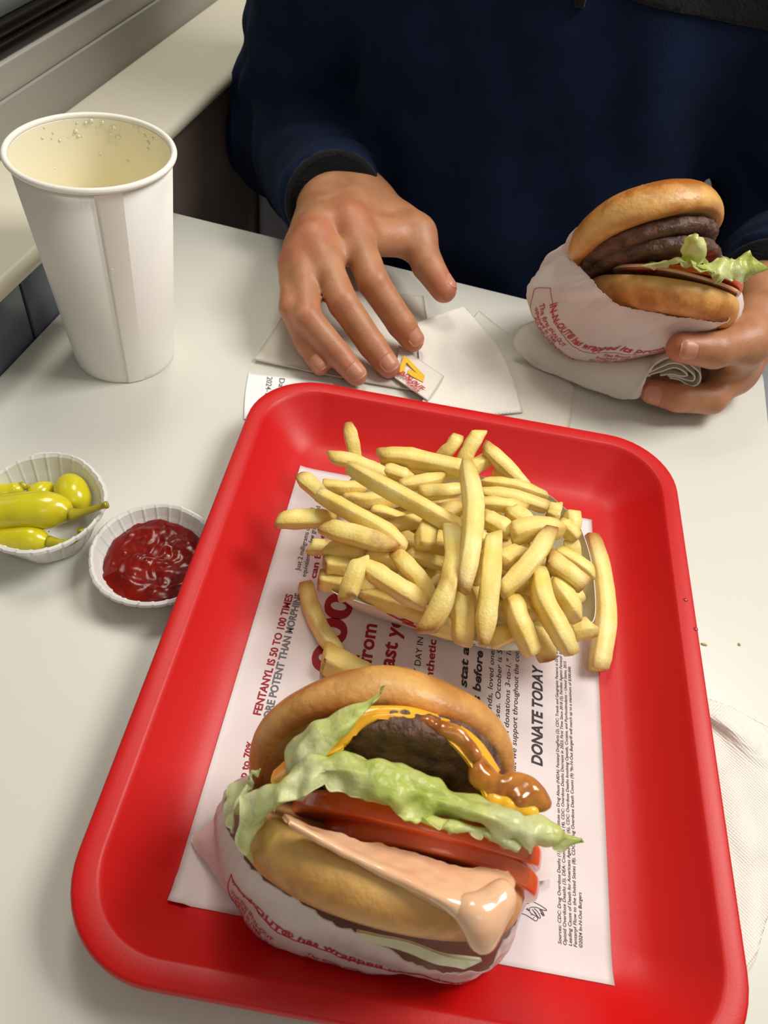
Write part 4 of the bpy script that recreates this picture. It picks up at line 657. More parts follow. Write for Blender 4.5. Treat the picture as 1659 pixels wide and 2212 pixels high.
blob('sauce_drip', [(0.0235, -0.1478, 0.108, 0.0034), (0.0279, -0.1485, 0.108, 0.0046), (0.0308, -0.1505, 0.106, 0.004), (0.0318, -0.1526, 0.104, 0.003), (0.0316, -0.1541, 0.102, 0.002), (0.0332, -0.1447, 0.107, 0.0044), (0.0347, -0.1401, 0.107, 0.004)], M['sauce'], parts, .0012, .006, .0003)
parts.append(sheet('onion_strip', [[(-0.0051, -0.1538, 0.07), (0.0092, -0.1526, 0.07), (0.0257, -0.1514, 0.066), (0.0394, -0.148, 0.06)], [(-0.0029, -0.1551, 0.068), (0.0084, -0.155, 0.068), (0.0218, -0.1543, 0.064), (0.0338, -0.1516, 0.058)]], M['lettuce'], 40, 8, .0014, .001, 80, 3, None, 0, 200, 0, lambda u, v, V: np.ones(len(u))))
fb = setp(empty('cheeseburger', (-0.0001, -0.103, 0.006)), 'large open-sided cheeseburger with tomato and lettuce in paper at the front of the tray', 'burger')
bpy.context.view_layer.update(); hold(fb, parts)
# ---- paper wrappers: lofted pouches with print
class Loft:
    def __init__(s, rings, nu=128, nv=34, crumple=.0010, seed=0):
        s.R = [np.array(r) for r in rings]; s.nu, s.nv, s.c, s.seed = nu, nv, crumple, seed; s.k = len(s.R[0])
    def at(s, u, t):
        """u ring index (0..k), t 0 lip .. 1 end"""
        u = np.asarray(u, float); t = np.asarray(t, float); A = np.stack([crom_at(r, u, True) for r in s.R]); n = len(s.R)
        x = t*(n-1); i = np.clip(np.floor(x).astype(int), 0, n-2); w = (x-i)[:, None]; j = np.arange(len(u))
        g = lambda q: np.where((q < 0)[:, None], 2*A[0, j]-A[1, j], np.where((q > n-1)[:, None], 2*A[n-1, j]-A[n-2, j], A[np.clip(q, 0, n-1), j]))
        a, b, c, d = g(i-1), g(i), g(i+1), g(i+2)
        p = .5*(2*b+(c-a)*w+(2*a-5*b+4*c-d)*w**2+(3*b-a-3*c+d)*w**3)
        ctr = np.mean([r.mean(0) for r in s.R[:2]], 0); o = p-ctr; o /= np.linalg.norm(o, axis=1)[:, None]
        q = s.seed
        f = np.abs(np.sin(u*2.1+t*4+q))+.7*np.abs(np.sin(u*1.3-t*7+q*2))+.5*np.sin(u*5.1+t*3)*np.sin(t*9+u)+.4*np.abs(np.sin(u*8.7-t*5+1))
        return p+o*((f-1)*s.c)[:, None]
    def build(s, name, m, parent=None, t=.00025):
        u = np.linspace(0, s.k, s.nu, endpoint=False); V = np.vstack([s.at(u, np.full(s.nu, w)) for w in np.linspace(0, 1, s.nv)])
        r = random.Random(s.seed); V[:s.nu] += np.array([[r.uniform(-.0004, .0004) for _ in range(3)] for _ in range(s.nu)])
        W, Q = thicken(V, np.array(grid_faces(s.nu, s.nv, True)), s.nu, s.nv, t, True); return mesh(name, W, Q, m, parent)
    def text(s, body, u0, u1, t0, t1, h, m, bold=.015, lift=.0005, out=1):
        """print along (u0,t0)->(u1,t1); h letter height in t"""
        V, F = text2d(body, bold); bm = bmesh.new(); vs = [bm.verts.new(v) for v in V]
        for f in F:
            try: bm.faces.new([vs[i] for i in f])
            except ValueError: pass
        w = V[:, 0].max(); x = np.array([v.co.x for v in bm.verts])/w; y = np.array([v.co.y for v in bm.verts])/.7
        Fo = [tuple(q.index for q in f.verts) for f in bm.faces] if not bm.verts.index_update() else []
        bm.free(); return s.flat(u0+(u1-u0)*x, t0+(t1-t0)*x-h*y, Fo, lift)
    def flat(s, u, t, F, lift):
        p = s.at(u, t); e = .01; du = s.at(u+e, t)-s.at(u-e, t); dt = s.at(u, np.clip(t+e, 0, 1))-s.at(u, np.clip(t-e, 0, 1)); n = np.cross(du, dt); n /= np.linalg.norm(n, axis=1)[:, None]+1e-12
        ctr = np.mean([r.mean(0) for r in s.R[:2]], 0); n *= np.sign(((p-ctr)*n).sum(1))[:, None]
        return p+n*lift, F
    def line(s, pts, r=.0002):
        P = crom(np.array([(a, b, 0) for a, b in pts]), len(pts)*8); v, _ = s.flat(P[:, 0], P[:, 1], None, .0003); return tube(v, [r]*len(v), 5)
def wrap_print(L, items, lines, parent):
    for a in items:
        v, f = L.text(*a[:6], None, *a[6:]); mesh('printed_text', v, f, M['wrap_ink'], parent, smooth=False)
    mesh('printed_border', *join([L.line(l) for l in lines]), M['wrap_ink'], parent)
LF = Loft([[(-0.0606, -0.1243, 0.076), (-0.0596, -0.1335, 0.08), (-0.0536, -0.1402, 0.0775), (-0.0444, -0.1461, 0.073), (-0.0252, -0.1504, 0.067), (-0.0062, -0.1506, 0.056), (0.0174, -0.1524, 0.046), (0.0359, -0.1507, 0.046), (0.0456, -0.1442, 0.05), (0.0487, -0.1323, 0.058), (0.0499, -0.1162, 0.066), (0.0508, -0.1017, 0.062), (0.0369, -0.0694, 0.026), (-0.0033, -0.0579, 0.018), (-0.0383, -0.076, 0.018), (-0.0522, -0.0996, 0.032)],
 [(-0.0676, -0.1117, 0.045), (-0.0658, -0.1279, 0.05), (-0.06, -0.1376, 0.05), (-0.0499, -0.1467, 0.046), (-0.0293, -0.1526, 0.04), (-0.0068, -0.1521, 0.032), (0.0179, -0.1512, 0.028), (0.0388, -0.1475, 0.028), (0.0501, -0.1382, 0.03), (0.0537, -0.1255, 0.036), (0.0559, -0.1085, 0.04), (0.0557, -0.0919, 0.038), (0.0383, -0.0679, 0.018), (-0.0021, -0.06, 0.013), (-0.0387, -0.0739, 0.013), (-0.0585, -0.0908, 0.022)],
 [(-0.0708, -0.1071, 0.01), (-0.0705, -0.1202, 0.012), (-0.063, -0.1324, 0.011), (-0.0508, -0.1449, 0.009), (-0.0341, -0.1538, 0.0115), (-0.0074, -0.1534, 0.0148), (0.0172, -0.1502, 0.018), (0.0392, -0.1454, 0.019), (0.0529, -0.1327, 0.012), (0.0583, -0.1182, 0.011), (0.0608, -0.0988, 0.009), (0.0595, -0.0815, 0.008), (0.0393, -0.0722, 0.007), (0.0017, -0.0724, 0.0068), (-0.0346, -0.0859, 0.0068), (-0.0551, -0.097, 0.0075)],
 [(-0.0432, -0.112, 0.0062), (-0.0451, -0.1186, 0.0062), (-0.0413, -0.1234, 0.0062), (-0.0332, -0.1288, 0.0062), (-0.0241, -0.1318, 0.0062), (-0.0081, -0.1308, 0.0062), (0.0091, -0.1276, 0.0062), (0.0242, -0.1232, 0.0062), (0.0311, -0.1175, 0.0062), (0.0335, -0.1091, 0.0062), (0.034, -0.101, 0.0062), (0.0321, -0.0913, 0.0062), (0.0208, -0.0884, 0.0062), (0.0037, -0.0893, 0.0062), (-0.0163, -0.0954, 0.0062), (-0.0329, -0.1047, 0.0062)]], 200, 50, .0010, 1)
fw = setp(LF.build('burger_wrapper', M['wrap']), 'crumpled white paper wrapper printed in red around the front burger', 'wrapper')
LS = "IN-N-OUT® has wrapped its products"
wrap_print(LF, [(LS, 2.75, 7.0, .36, .47, .055, .02), ('The first IN-N-OUT', 2.8, 3.95, .46, .50, .032), ('opened in 1948.', 2.85, 3.75, .50, .535, .032), ('All our burgers are', 2.9, 4.0, .545, .575, .032), ('made with fresh beef', 2.95, 4.1, .585, .61, .032), ("that's never frozen.", 3.0, 4.05, .62, .64, .03),
 ('The finest quality products and freshest', 4.5, 6.6, .53, .56, .028), ('ingredients available, made to order', 4.5, 6.6, .57, .595, .028), ('since the very first day we opened', 4.5, 6.7, .605, .628, .026)],
 [[(2.6, .33), (2.9, .34), (4, .40), (5.5, .435), (7.1, .455)], [(2.6, .33), (2.7, .5), (2.95, .64)], [(4.3, .66), (5.5, .66), (6.8, .66)]], fw)
for rows, s in (([[(-0.0681, -0.1058, 0.03), (-0.0638, -0.1225, 0.03), (-0.0584, -0.1364, 0.026), (-0.0475, -0.1449, 0.016)], [(-0.0743, -0.1139, 0.014), (-0.0731, -0.1253, 0.016), (-0.0634, -0.1362, 0.014), (-0.0514, -0.1444, 0.01)], [(-0.0797, -0.1193, 0.0062), (-0.0817, -0.1249, 0.0064), (-0.069, -0.1334, 0.0066), (-0.0539, -0.1434, 0.0066)]], 3), ([[(0.053, -0.089, 0.03), (0.0543, -0.0984, 0.03), (0.0549, -0.1065, 0.026)], [(0.0604, -0.084, 0.016), (0.0625, -0.0929, 0.014), (0.0632, -0.101, 0.012)], [(0.0688, -0.0846, 0.008), (0.0711, -0.0905, 0.0068), (0.0722, -0.0958, 0.0068)]], 6)):
    sheet('paper_flap', rows, M['wrap'], 36, 24, .0003, .0010, 70, s, fw, .0005, 180)
# ---- burger held in the left hand
parts = []
bun('top_bun', sc(CROWN, .955, .95), [(0.8221, 0.3157, -0.4738, 0.0667), (0.1542, 0.6776, 0.7191, 0.285), (0.5481, -0.6642, 0.5084, 0.1025)], 90, parts, lambda p: p[1] < .0034 and p[0] < .0450, 9, lambda p: .6*math.exp(-((p[1]-.008)/.006)**2))
patty([(0.857, 0.2782, -0.4339, 0.0699), (0.1265, 0.7026, 0.7003, 0.285), (0.4996, -0.655, 0.5669, 0.0947)], .0455, .0095, 13, parts)
patty([(0.9091, 0.2423, -0.3389, 0.0747), (0.0693, 0.7141, 0.6966, 0.285), (0.4108, -0.6568, 0.6324, 0.0868)], .0450, .0095, 17, parts)
slice_('tomato_slice', [(0.9814, 0.187, -0.0439, 0.0921), (-0.1174, 0.7647, 0.6335, 0.28), (0.1521, -0.6166, 0.7725, 0.086)], .0425, .0045, M['tomato'], 3, parts)
bun('bottom_bun', sc(HEEL, .93, .90), [(0.9816, 0.1802, -0.0635, 0.0866), (-0.0978, 0.7595, 0.6431, 0.28), (0.1641, -0.625, 0.7631, 0.079)], 90, parts, lambda p: p[1] > -.0006 and p[0] < .0460, 14, lambda p: .5*math.exp(-((p[1]+.002)/.006)**2)+.05)
slice_('sauce', [(0.9808, 0.1852, -0.0619, 0.0894), (-0.1037, 0.7628, 0.6382, 0.28), (0.1654, -0.6195, 0.7673, 0.0834)], .0448, .0022, M['sauce'], 6, parts)
leaf([[(0.0661, 0.262, 0.1007), (0.0764, 0.262, 0.1052), (0.0895, 0.262, 0.1097), (0.1077, 0.262, 0.1085)], [(0.0618, 0.246, 0.1108), (0.0727, 0.244, 0.1175), (0.0842, 0.242, 0.1229), (0.1041, 0.244, 0.1194)], [(0.0655, 0.243, 0.1122), (0.0751, 0.241, 0.1173), (0.0871, 0.238, 0.1228), (0.1051, 0.242, 0.119)]], parts, 60, 18, .0016, 21)
leaf([[(0.0835, 0.248, 0.1161), (0.0805, 0.246, 0.1251), (0.0797, 0.246, 0.1341), (0.0818, 0.248, 0.1387)], [(0.0913, 0.244, 0.1195), (0.0877, 0.241, 0.1282), (0.085, 0.241, 0.136), (0.0849, 0.244, 0.1392)], [(0.0993, 0.248, 0.1209), (0.0961, 0.246, 0.1257), (0.0916, 0.246, 0.131), (0.0879, 0.248, 0.136)]], parts, 40, 30, .0016, 24)
leaf([[(0.0964, 0.252, 0.1211), (0.1084, 0.256, 0.1201), (0.1184, 0.26, 0.1237), (0.124, 0.262, 0.1266)], [(0.0969, 0.246, 0.1199), (0.1102, 0.25, 0.1189), (0.1224, 0.256, 0.1206), (0.126, 0.26, 0.1257)], [(0.0998, 0.243, 0.1182), (0.1124, 0.247, 0.1167), (0.126, 0.254, 0.1175), (0.1367, 0.258, 0.122)], [(0.1028, 0.244, 0.1178), (0.1165, 0.248, 0.114), (0.1272, 0.254, 0.1113), (0.1343, 0.258, 0.1187)]], parts, 60, 36, .0018, 27)
blob('bun_crust_flake', [(0.05, 0.285, 0.1408, 0.0018), (0.0483, 0.285, 0.1391, 0.0015), (0.0415, 0.283, 0.1351, 0.0014)], M['crust'], parts, .0007, .001, .0002)
hb = setp(empty('cheeseburger', (0.0902, 0.282, 0.055)), 'cheeseburger with tilted top bun held up in the left hand', 'burger')
bpy.context.view_layer.update(); hold(hb, parts)
LH = Loft([[(0.0199, 0.282, 0.1073), (0.0206, 0.274, 0.0928), (0.0271, 0.257, 0.0942), (0.0367, 0.246, 0.0937), (0.0463, 0.24, 0.0887), (0.063, 0.237, 0.0862), (0.0833, 0.236, 0.0878), (0.1036, 0.238, 0.0888), (0.1255, 0.248, 0.0871), (0.1282, 0.268, 0.0962), (0.1254, 0.285, 0.0998), (0.1159, 0.292, 0.1053), (0.1101, 0.298, 0.1077), (0.093, 0.325, 0.1006), (0.0697, 0.332, 0.0928), (0.0408, 0.315, 0.0926)],
 [(0.0163, 0.287, 0.0935), (0.0127, 0.279, 0.0809), (0.0145, 0.265, 0.0799), (0.0202, 0.254, 0.0763), (0.0323, 0.25, 0.0625), (0.0486, 0.248, 0.0557), (0.0695, 0.247, 0.058), (0.0954, 0.248, 0.0643), (0.1198, 0.254, 0.0726), (0.1336, 0.27, 0.0829), (0.1327, 0.288, 0.0894), (0.1241, 0.298, 0.0954), (0.1162, 0.308, 0.0946), (0.0999, 0.335, 0.0751), (0.0729, 0.342, 0.064), (0.0401, 0.327, 0.0714)],
 [(0.0113, 0.294, 0.0763), (0.0044, 0.288, 0.0639), (-0.0003, 0.281, 0.0585), (0.0031, 0.272, 0.0501), (0.0188, 0.267, 0.0314), (0.0346, 0.264, 0.0226), (0.0574, 0.263, 0.0219), (0.0893, 0.262, 0.0367), (0.1148, 0.263, 0.0549), (0.138, 0.275, 0.0651), (0.1397, 0.292, 0.0741), (0.1322, 0.305, 0.0819), (0.1229, 0.318, 0.0797), (0.1016, 0.34, 0.0531), (0.0701, 0.345, 0.0415), (0.0334, 0.335, 0.0456)],
 [(0.0454, 0.318, 0.0348), (0.0433, 0.312, 0.034), (0.045, 0.306, 0.0301), (0.0493, 0.3, 0.027), (0.0571, 0.296, 0.0257), (0.0678, 0.292, 0.0261), (0.0809, 0.29, 0.0285), (0.0957, 0.29, 0.035), (0.1069, 0.292, 0.0411), (0.115, 0.3, 0.0461), (0.1148, 0.305, 0.0508), (0.1121, 0.312, 0.0515), (0.105, 0.318, 0.0496), (0.0942, 0.322, 0.0461), (0.0784, 0.324, 0.0412), (0.0587, 0.322, 0.0369)]], 200, 50, .0013, 4)
hw = setp(LH.build('burger_wrapper', M['wrap']), 'white paper wrapper printed in red around the held burger', 'wrapper')
wrap_print(LH, [(LS, 3.35, 7.6, .46, .50, .050, .02), ('The first IN-N-OUT', 3.25, 4.9, .525, .555, .036), ('opened in 1948.', 3.3, 4.6, .565, .59, .036), ('All our burgers are made', 3.5, 5.6, .61, .64, .034), ('with fresh beef that', 3.6, 5.2, .65, .665, .034), ('is never frozen.', 3.7, 4.9, .685, .695, .03),
 ('The finest quality products', 6.1, 7.6, .56, .565, .026), ('freshest ingredients, made', 6.0, 7.55, .592, .597, .026), ('to order every single time', 5.9, 7.4, .624, .629, .026), ('ever since that very first day', 5.9, 7.3, .656, .66, .026)],
 [[(2.75, .40), (3.2, .435), (4.6, .485), (6, .515), (7.8, .53)], [(2.75, .40), (2.6, .5), (2.9, .56), (3.2, .64), (3.9, .70)]], hw)
sheet('paper_flap', [[(0.0049, 0.286, 0.0667), (-0.0004, 0.285, 0.0621), (-0.001, 0.284, 0.0569)], [(0.0039, 0.279, 0.0613), (-0.0005, 0.278, 0.0569), (-0.0007, 0.278, 0.0511)], [(0.0117, 0.277, 0.0455), (0.0063, 0.276, 0.0434), (0.0058, 0.276, 0.0401)]], M['wrap'], 20, 16, .0003, .001, 90, 2, hw)
# napkin between the wrapper and the fingers
nk = setp(empty('paper_napkin', (0.0711, 0.258, 0.0019)), 'folded white napkin held under the burger by the left hand', 'napkin')
NP_ = [sheet('napkin_flap', [[(0.0113, 0.284, 0.0307), (0.0399, 0.278, 0.0183), (0.0703, 0.274, 0.022), (0.0993, 0.272, 0.0357), (0.1217, 0.274, 0.046)], [(0.0005, 0.276, 0.0256), (0.0277, 0.27, 0.0153), (0.0613, 0.264, 0.0203), (0.0903, 0.26, 0.0343), (0.1144, 0.26, 0.0479)], [(-0.0017, 0.27, 0.0178), (0.0222, 0.264, 0.0059), (0.0556, 0.257, 0.0131), (0.0855, 0.252, 0.0256), (0.099, 0.252, 0.0422)], [(0.0036, 0.267, 0.0122), (0.0286, 0.261, 0.0058), (0.0612, 0.252, 0.0075), (0.0874, 0.247, 0.0113), (0.0943, 0.247, 0.0372)], [(0.0173, 0.264, 0.0044), (0.0338, 0.259, 0.0055), (0.0648, 0.251, 0.0072), (0.093, 0.246, 0.0118), (0.0944, 0.246, 0.0264)]], M['tissue'], 60, 40, .0012, .0012, 45, 3)]
FP = [[(0.0936, 0.25, 0.033), (0.0963, 0.25, 0.041), (0.1024, 0.25, 0.0485), (0.1108, 0.25, 0.0497), (0.12, 0.25, 0.0463), (0.127, 0.25, 0.0421), (0.1294, 0.25, 0.0358), (0.1272, 0.25, 0.0314), (0.1214, 0.25, 0.0317), (0.1162, 0.25, 0.0334), (0.1095, 0.25, 0.033)], [(0.0945, 0.25, 0.0323), (0.1, 0.25, 0.0386), (0.1061, 0.25, 0.0447), (0.1125, 0.25, 0.0456), (0.1193, 0.25, 0.0425), (0.1245, 0.25, 0.0392), (0.125, 0.25, 0.0353), (0.1202, 0.25, 0.0347), (0.1143, 0.25, 0.0352), (0.1079, 0.25, 0.0342)], [(0.0955, 0.25, 0.0311), (0.1025, 0.25, 0.0365), (0.1085, 0.25, 0.0415), (0.114, 0.25, 0.0416), (0.1196, 0.25, 0.0388), (0.1171, 0.25, 0.0368), (0.1095, 0.25, 0.0361), (0.1028, 0.25, 0.0329)]]
for q in FP: NP_.append(sheet('napkin_fold', [q, [(x+.001, y+.02, z-.004) for x, y, z in q], [(x+.002, y+.045, z-.010) for x, y, z in q]], M['tissue'], 70, 12, .0010))
bpy.context.view_layer.update(); hold(nk, NP_)
# ------------------------------------------------------------------ the diner
M['skin'] = mat('skin', (188, 134, 96), .46, (172, 116, 80), 60, bump=.35, bscale=650, bdist=.0005, attr=(184, 92, 70), sss=.18, sssr=(1, .35, .18), sscale=.006, bump2=.2, b2scale=160)
M['nail'] = mat('nail', (194, 132, 106), .42, coat=.0, sss=.2, sssr=(1, .4, .3), sscale=.003)
M['fleece'] = mat('navy_fleece', (20, 34, 64), .95, (15, 26, 50), 26, bump=.5, bscale=900, bdist=.001, sheen=.02, spec=.15, bump2=.3, b2scale=60)
M['black'] = mat('black_knit', (26, 26, 27), .92, bump=.8, bscale=500, bdist=.001, sheen=.15, spec=.15)
M['denim'] = mat('dark_trousers', (40, 42, 50), .9); M['shoe'] = mat('dark_shoe', (30, 30, 32), .6)
M['hair'] = mat('dark_hair', (34, 26, 22), .55, bump=.8, bscale=200, bdist=.003); M['eye'] = mat('eye_white', (235, 232, 226), .15)
H_R = dict(pinky=[(-0.168, 0.2602, 0.041), (-0.1562, 0.2182, 0.036), (-0.1402, 0.2045, 0.0195), (-0.1268, 0.1959, 0.0105)], ring=[(-0.1629, 0.262, 0.05), (-0.1423, 0.2109, 0.036), (-0.1168, 0.2022, 0.0195), (-0.1005, 0.196, 0.0105)],
 middle=[(-0.1576, 0.2714, 0.058), (-0.1225, 0.2291, 0.042), (-0.0965, 0.2194, 0.0205), (-0.0818, 0.2128, 0.011)], index=[(-0.1389, 0.2975, 0.063), (-0.1078, 0.2545, 0.047), (-0.0828, 0.2471, 0.024), (-0.0722, 0.2446, 0.0145)], thumb=[(-0.1408, 0.366, 0.046), (-0.0947, 0.3322, 0.047), (-0.0793, 0.3103, 0.037), (-0.0615, 0.2946, 0.029)])
WR = [(-0.1775, 0.3508, 0.046), (-0.1542, 0.3706, 0.05), (-0.1712, 0.3571, 0.05)]
H_L = dict(thumb=[(0.1594, 0.302, 0.0617), (0.1504, 0.27, 0.0623), (0.1267, 0.246, 0.0649), (0.1041, 0.238, 0.0661)], index=[(0.1632, 0.294, 0.0266), (0.1449, 0.259, 0.0183), (0.1207, 0.247, 0.021), (0.1023, 0.249, 0.0189)],
 middle=[(0.1695, 0.314, 0.0223), (0.1552, 0.288, 0.0085), (0.1318, 0.286, 0.0096), (0.1131, 0.288, 0.0075)], ring=[(0.1724, 0.328, 0.0236), (0.162, 0.318, 0.0063), (0.1393, 0.318, 0.0038), (0.1187, 0.32, 0.0005)], pinky=[(0.173, 0.338, 0.0281), (0.166, 0.338, 0.01), (0.1466, 0.338, 0.0086), (0.1289, 0.338, 0.0069)])
WL = [(0.1627, 0.34, 0.058), (0.1786, 0.345, 0.0512), (0.172, 0.35, 0.0563)]
RAD = dict(thumb=[.0150, .0136, .0122, .0098], index=[.0124, .0114, .0104, .0089], middle=[.0122, .0108, .0099, .0087], ring=[.0116, .0101, .0093, .0081], pinky=[.0102, .0091, .0083, .0072])
EL_R, SH_R, EL_L, SH_L = (-.262, .530, .012), (-.195, .490, .255), (.222, .500, .030), (.118, .490, .255)
CU_R = (-0.1665, 0.3502, 0.047); CU_L = (0.173, 0.352, 0.0566)
def body_groups(Hd, W, cuff, elbow, shoulder):
    fing = []
    for n, J in Hd.items():
        r = RAD[n]
        for i in range(3):
            if n == 'thumb' and i == 0: continue
            fing.append((n, J[i], J[i+1], r[i], r[i+1]))
            if i > 0: fing.append((n, J[i], tuple(np.array(J[i])+1e-4), r[i], r[i]))
    palm = []; w0, w1, wc = W
    for n, t in (('index', .85), ('middle', .6), ('ring', .3), ('pinky', .0)):
        a = np.array(w0)*(1-t)+np.array(w1)*t; palm.append((a, Hd[n][0], .0165, RAD[n][0]*1.12))
    for p, q in (('index', 'middle'), ('middle', 'ring'), ('ring', 'pinky')):
        a, b = np.array(Hd[p][0]), np.array(Hd[q][0]); c = (np.array(w0)+np.array(w1))/2
        palm.append(((a*.8+c*.2), (b*.8+c*.2), .0105, .0105))
        a2, b2 = np.array(Hd[p][1]), np.array(Hd[q][1]); palm.append((a*.63+a2*.37, b*.63+b2*.37, .0068, .0068))
    T = Hd['thumb']; palm += [(w1, T[0], .017, .0175), (T[0], T[1], .0172, .0142)]
    ix = np.array(Hd['index'][0])*.80+np.array(Hd['index'][1])*.20; palm.append((ix+(0, 0, -.006), np.array(T[1])*.85+np.array(T[2])*.15+(0, 0, -.004), .0085, .0090))
    for f1, f2, rr_ in ((.02, .95, .0105), (.12, .98, .0095)): palm.append((np.array(Hd['index'][0])*(1-f1)+np.array(Hd['index'][1])*f1+(0, 0, -.005), np.array(T[1])*f2+np.array(T[0])*(1-f2)+(0, 0, -.003), rr_, rr_))
    m = (np.array(Hd['index'][0])*.55+np.array(w1)*.45); palm.append((m, np.array(T[1])*.7+np.array(T[0])*.3, .0115, .0105))
    c = np.array(cuff); e = np.array(elbow); d = (e-c)/np.linalg.norm(e-c); s = (np.array(w1)-np.array(w0)); s /= np.linalg.norm(s)
    palm += [(w0, c+d*.03-s*.012, .0175, .022), (w1, c+d*.03+s*.012, .0175, .022), (wc, c+d*.06, .020, .027)]
    arm = [(c+d*.05, e, .027, .036), (e, shoulder, .038, .047)]
    return fing, palm, arm
GR = body_groups(H_R, WR, CU_R, EL_R, SH_R); GL = body_groups(H_L, WL, CU_L, EL_L, SH_L)
core = [(SH_R, (-.03, .50, .27), .045, .075), (SH_L, (-.03, .50, .27), .045, .075), ((-.03, .50, .27), (-.03, .49, -.2), .085, .10), ((-.03, .50, .27), (-.03, .485, .42), .058, .054), ((-.03, .462, .43), (-.03, .47, .50), .048, .062)]
HC = np.array((-.03, .485, .515))
def body_sdf(p):
    c = p.mean(0); rad = np.linalg.norm(p-c, axis=1).max()
    def near(a, b, r): 
        a = np.asarray(a); b = np.asarray(b); ab = b-a; t = np.clip((c-a)@ab/(ab@ab+1e-12), 0, 1); return np.linalg.norm(c-a-ab*t) < rad+r+.03
    D = np.full(len(p), .2)
    for fing, palm, arm in (GR, GL):
        f = np.full(len(p), .2); by = {}
        for n, a, b, r1, r2 in fing:
            if near(a, b, max(r1, r2)): d = rcone(p, a, b, r1, r2); by[n] = smin(by[n], d, .0012) if n in by else d
        for d in by.values(): f = smin(f, d, .0010)
        m = np.full(len(p), .2)
        for a, b, r1, r2 in palm:
            if near(a, b, max(r1, r2)): m = smin(m, rcone(p, a, b, r1, r2), .011)
        for a, b, r1, r2 in arm:
            if near(a, b, max(r1, r2)): m = smin(m, rcone(p, a, b, r1, r2), .02)
        D = np.minimum(D, smin(f, m, .0075))
    k = np.full(len(p), .2)
    for a, b, r1, r2 in core:
        if near(a, b, max(r1, r2)): k = smin(k, rcone(p, a, b, r1, r2), .03)
    if np.linalg.norm(c-HC) < rad+.2:
        h = ell(p, HC+(0, .012, .025), (.076, .095, .095)); h = smin(h, ell(p, HC+(0, -.015, -.045), (.058, .070, .070)), .03)
        h = smin(h, rcone(p, HC+(0, -.088, .012), HC+(0, -.106, -.022), .007, .012), .010)
        for s in (-1, 1):
            h = smin(h, ell(p, HC+(s*.078, .012, -.01), (.010, .020, .032)), .006); h = smin(h, ell(p, HC+(s*.032, -.078, .022), (.026, .014, .010)), .012)
            h = -smin(-h, ell(p, HC+(s*.031, -.090, .004), (.016, .012, .011)), .008)
        h = smin(h, ell(p, HC+(0, -.086, -.052), (.026, .010, .006)), .004); h = smin(h, ell(p, HC+(0, -.083, -.063), (.022, .010, .006)), .004); h = smin(h, ell(p, HC+(0, -.072, -.092), (.024, .018, .016)), .02)
        k = smin(k, h, .02)
    return smin(D, k, .02)
person = setp(empty('person', (-.03, .50, -.73)), 'person in navy fleece across the table, one hand on a napkin, one holding a burger', 'person')
V, F = nets(body_sdf, (-.34, .17, -.32), (.34, .63, .66), .0021, 20); V = relax(V, F, 3, .5)
tone = np.zeros(len(V))
for Hd in (H_R, H_L):
    for n, J in Hd.items():
        for i, (rr, w) in enumerate(((.016, .50), (.010, .30), (.009, .28), (.013, .55))):
            if n == 'thumb' and i == 0: continue
            tone = np.maximum(tone, w*np.exp(-(np.linalg.norm(V-np.array(J[i]), axis=1)/(rr*1.25))**4))
q = (np.array(H_R['index'][0])+np.array(H_R['thumb'][1]))/2; tone = np.maximum(tone, .5*np.exp(-(np.linalg.norm(V-q-np.array((0, 0, -.01)), axis=1)/.016)**2))
pp = [mesh('body', V, F, M['skin'], tone=tone)]
def nail(tip, dip, r, dors, w=.66, L=.0118):
    tip = np.array(tip); d = tip-np.array(dip); d /= np.linalg.norm(d); n = np.array(dors, float); n -= d*(n@d); n /= np.linalg.norm(n); s = np.cross(d, n)
    V = []; nu, nv = 11, 12; rr = r*1.03
    for j in range(nv):
        v = j/(nv-1); x = -L*.62+L*v; ww = (1-abs(2*v-1)**3.2*.55)
        for i in range(nu):
            a = (2*i/(nu-1)-1)*1.05*ww; z = rr*(.16+.86*math.cos(a*.95))-.0016*max(0, v-.72)/.28*1.2; y = rr*w*1.22*math.sin(a)
            V.append(tip+d*x+s*y+n*z)
    W, Q = thicken(np.array(V), np.array(grid_faces(nu, nv)), nu, nv, .0007); pp.append(mesh('fingernail', W, Q, M['nail']))
for n, dv in (('pinky', (-.35, -.45, 1)), ('ring', (-.12, -.45, 1)), ('middle', (.0, -.4, 1)), ('index', (.15, -.35, 1))): nail(H_R[n][3], H_R[n][2], RAD[n][3], dv)
nail(H_R['thumb'][3], H_R['thumb'][2], RAD['thumb'][3], (.7, .35, .8), .62, .012)
nail(H_L['thumb'][3], H_L['thumb'][2], RAD['thumb'][3], (.05, -.9, .45), .62, .012); nail(H_L['index'][3], H_L['index'][2], RAD['index'][3], (0, -.95, .25))
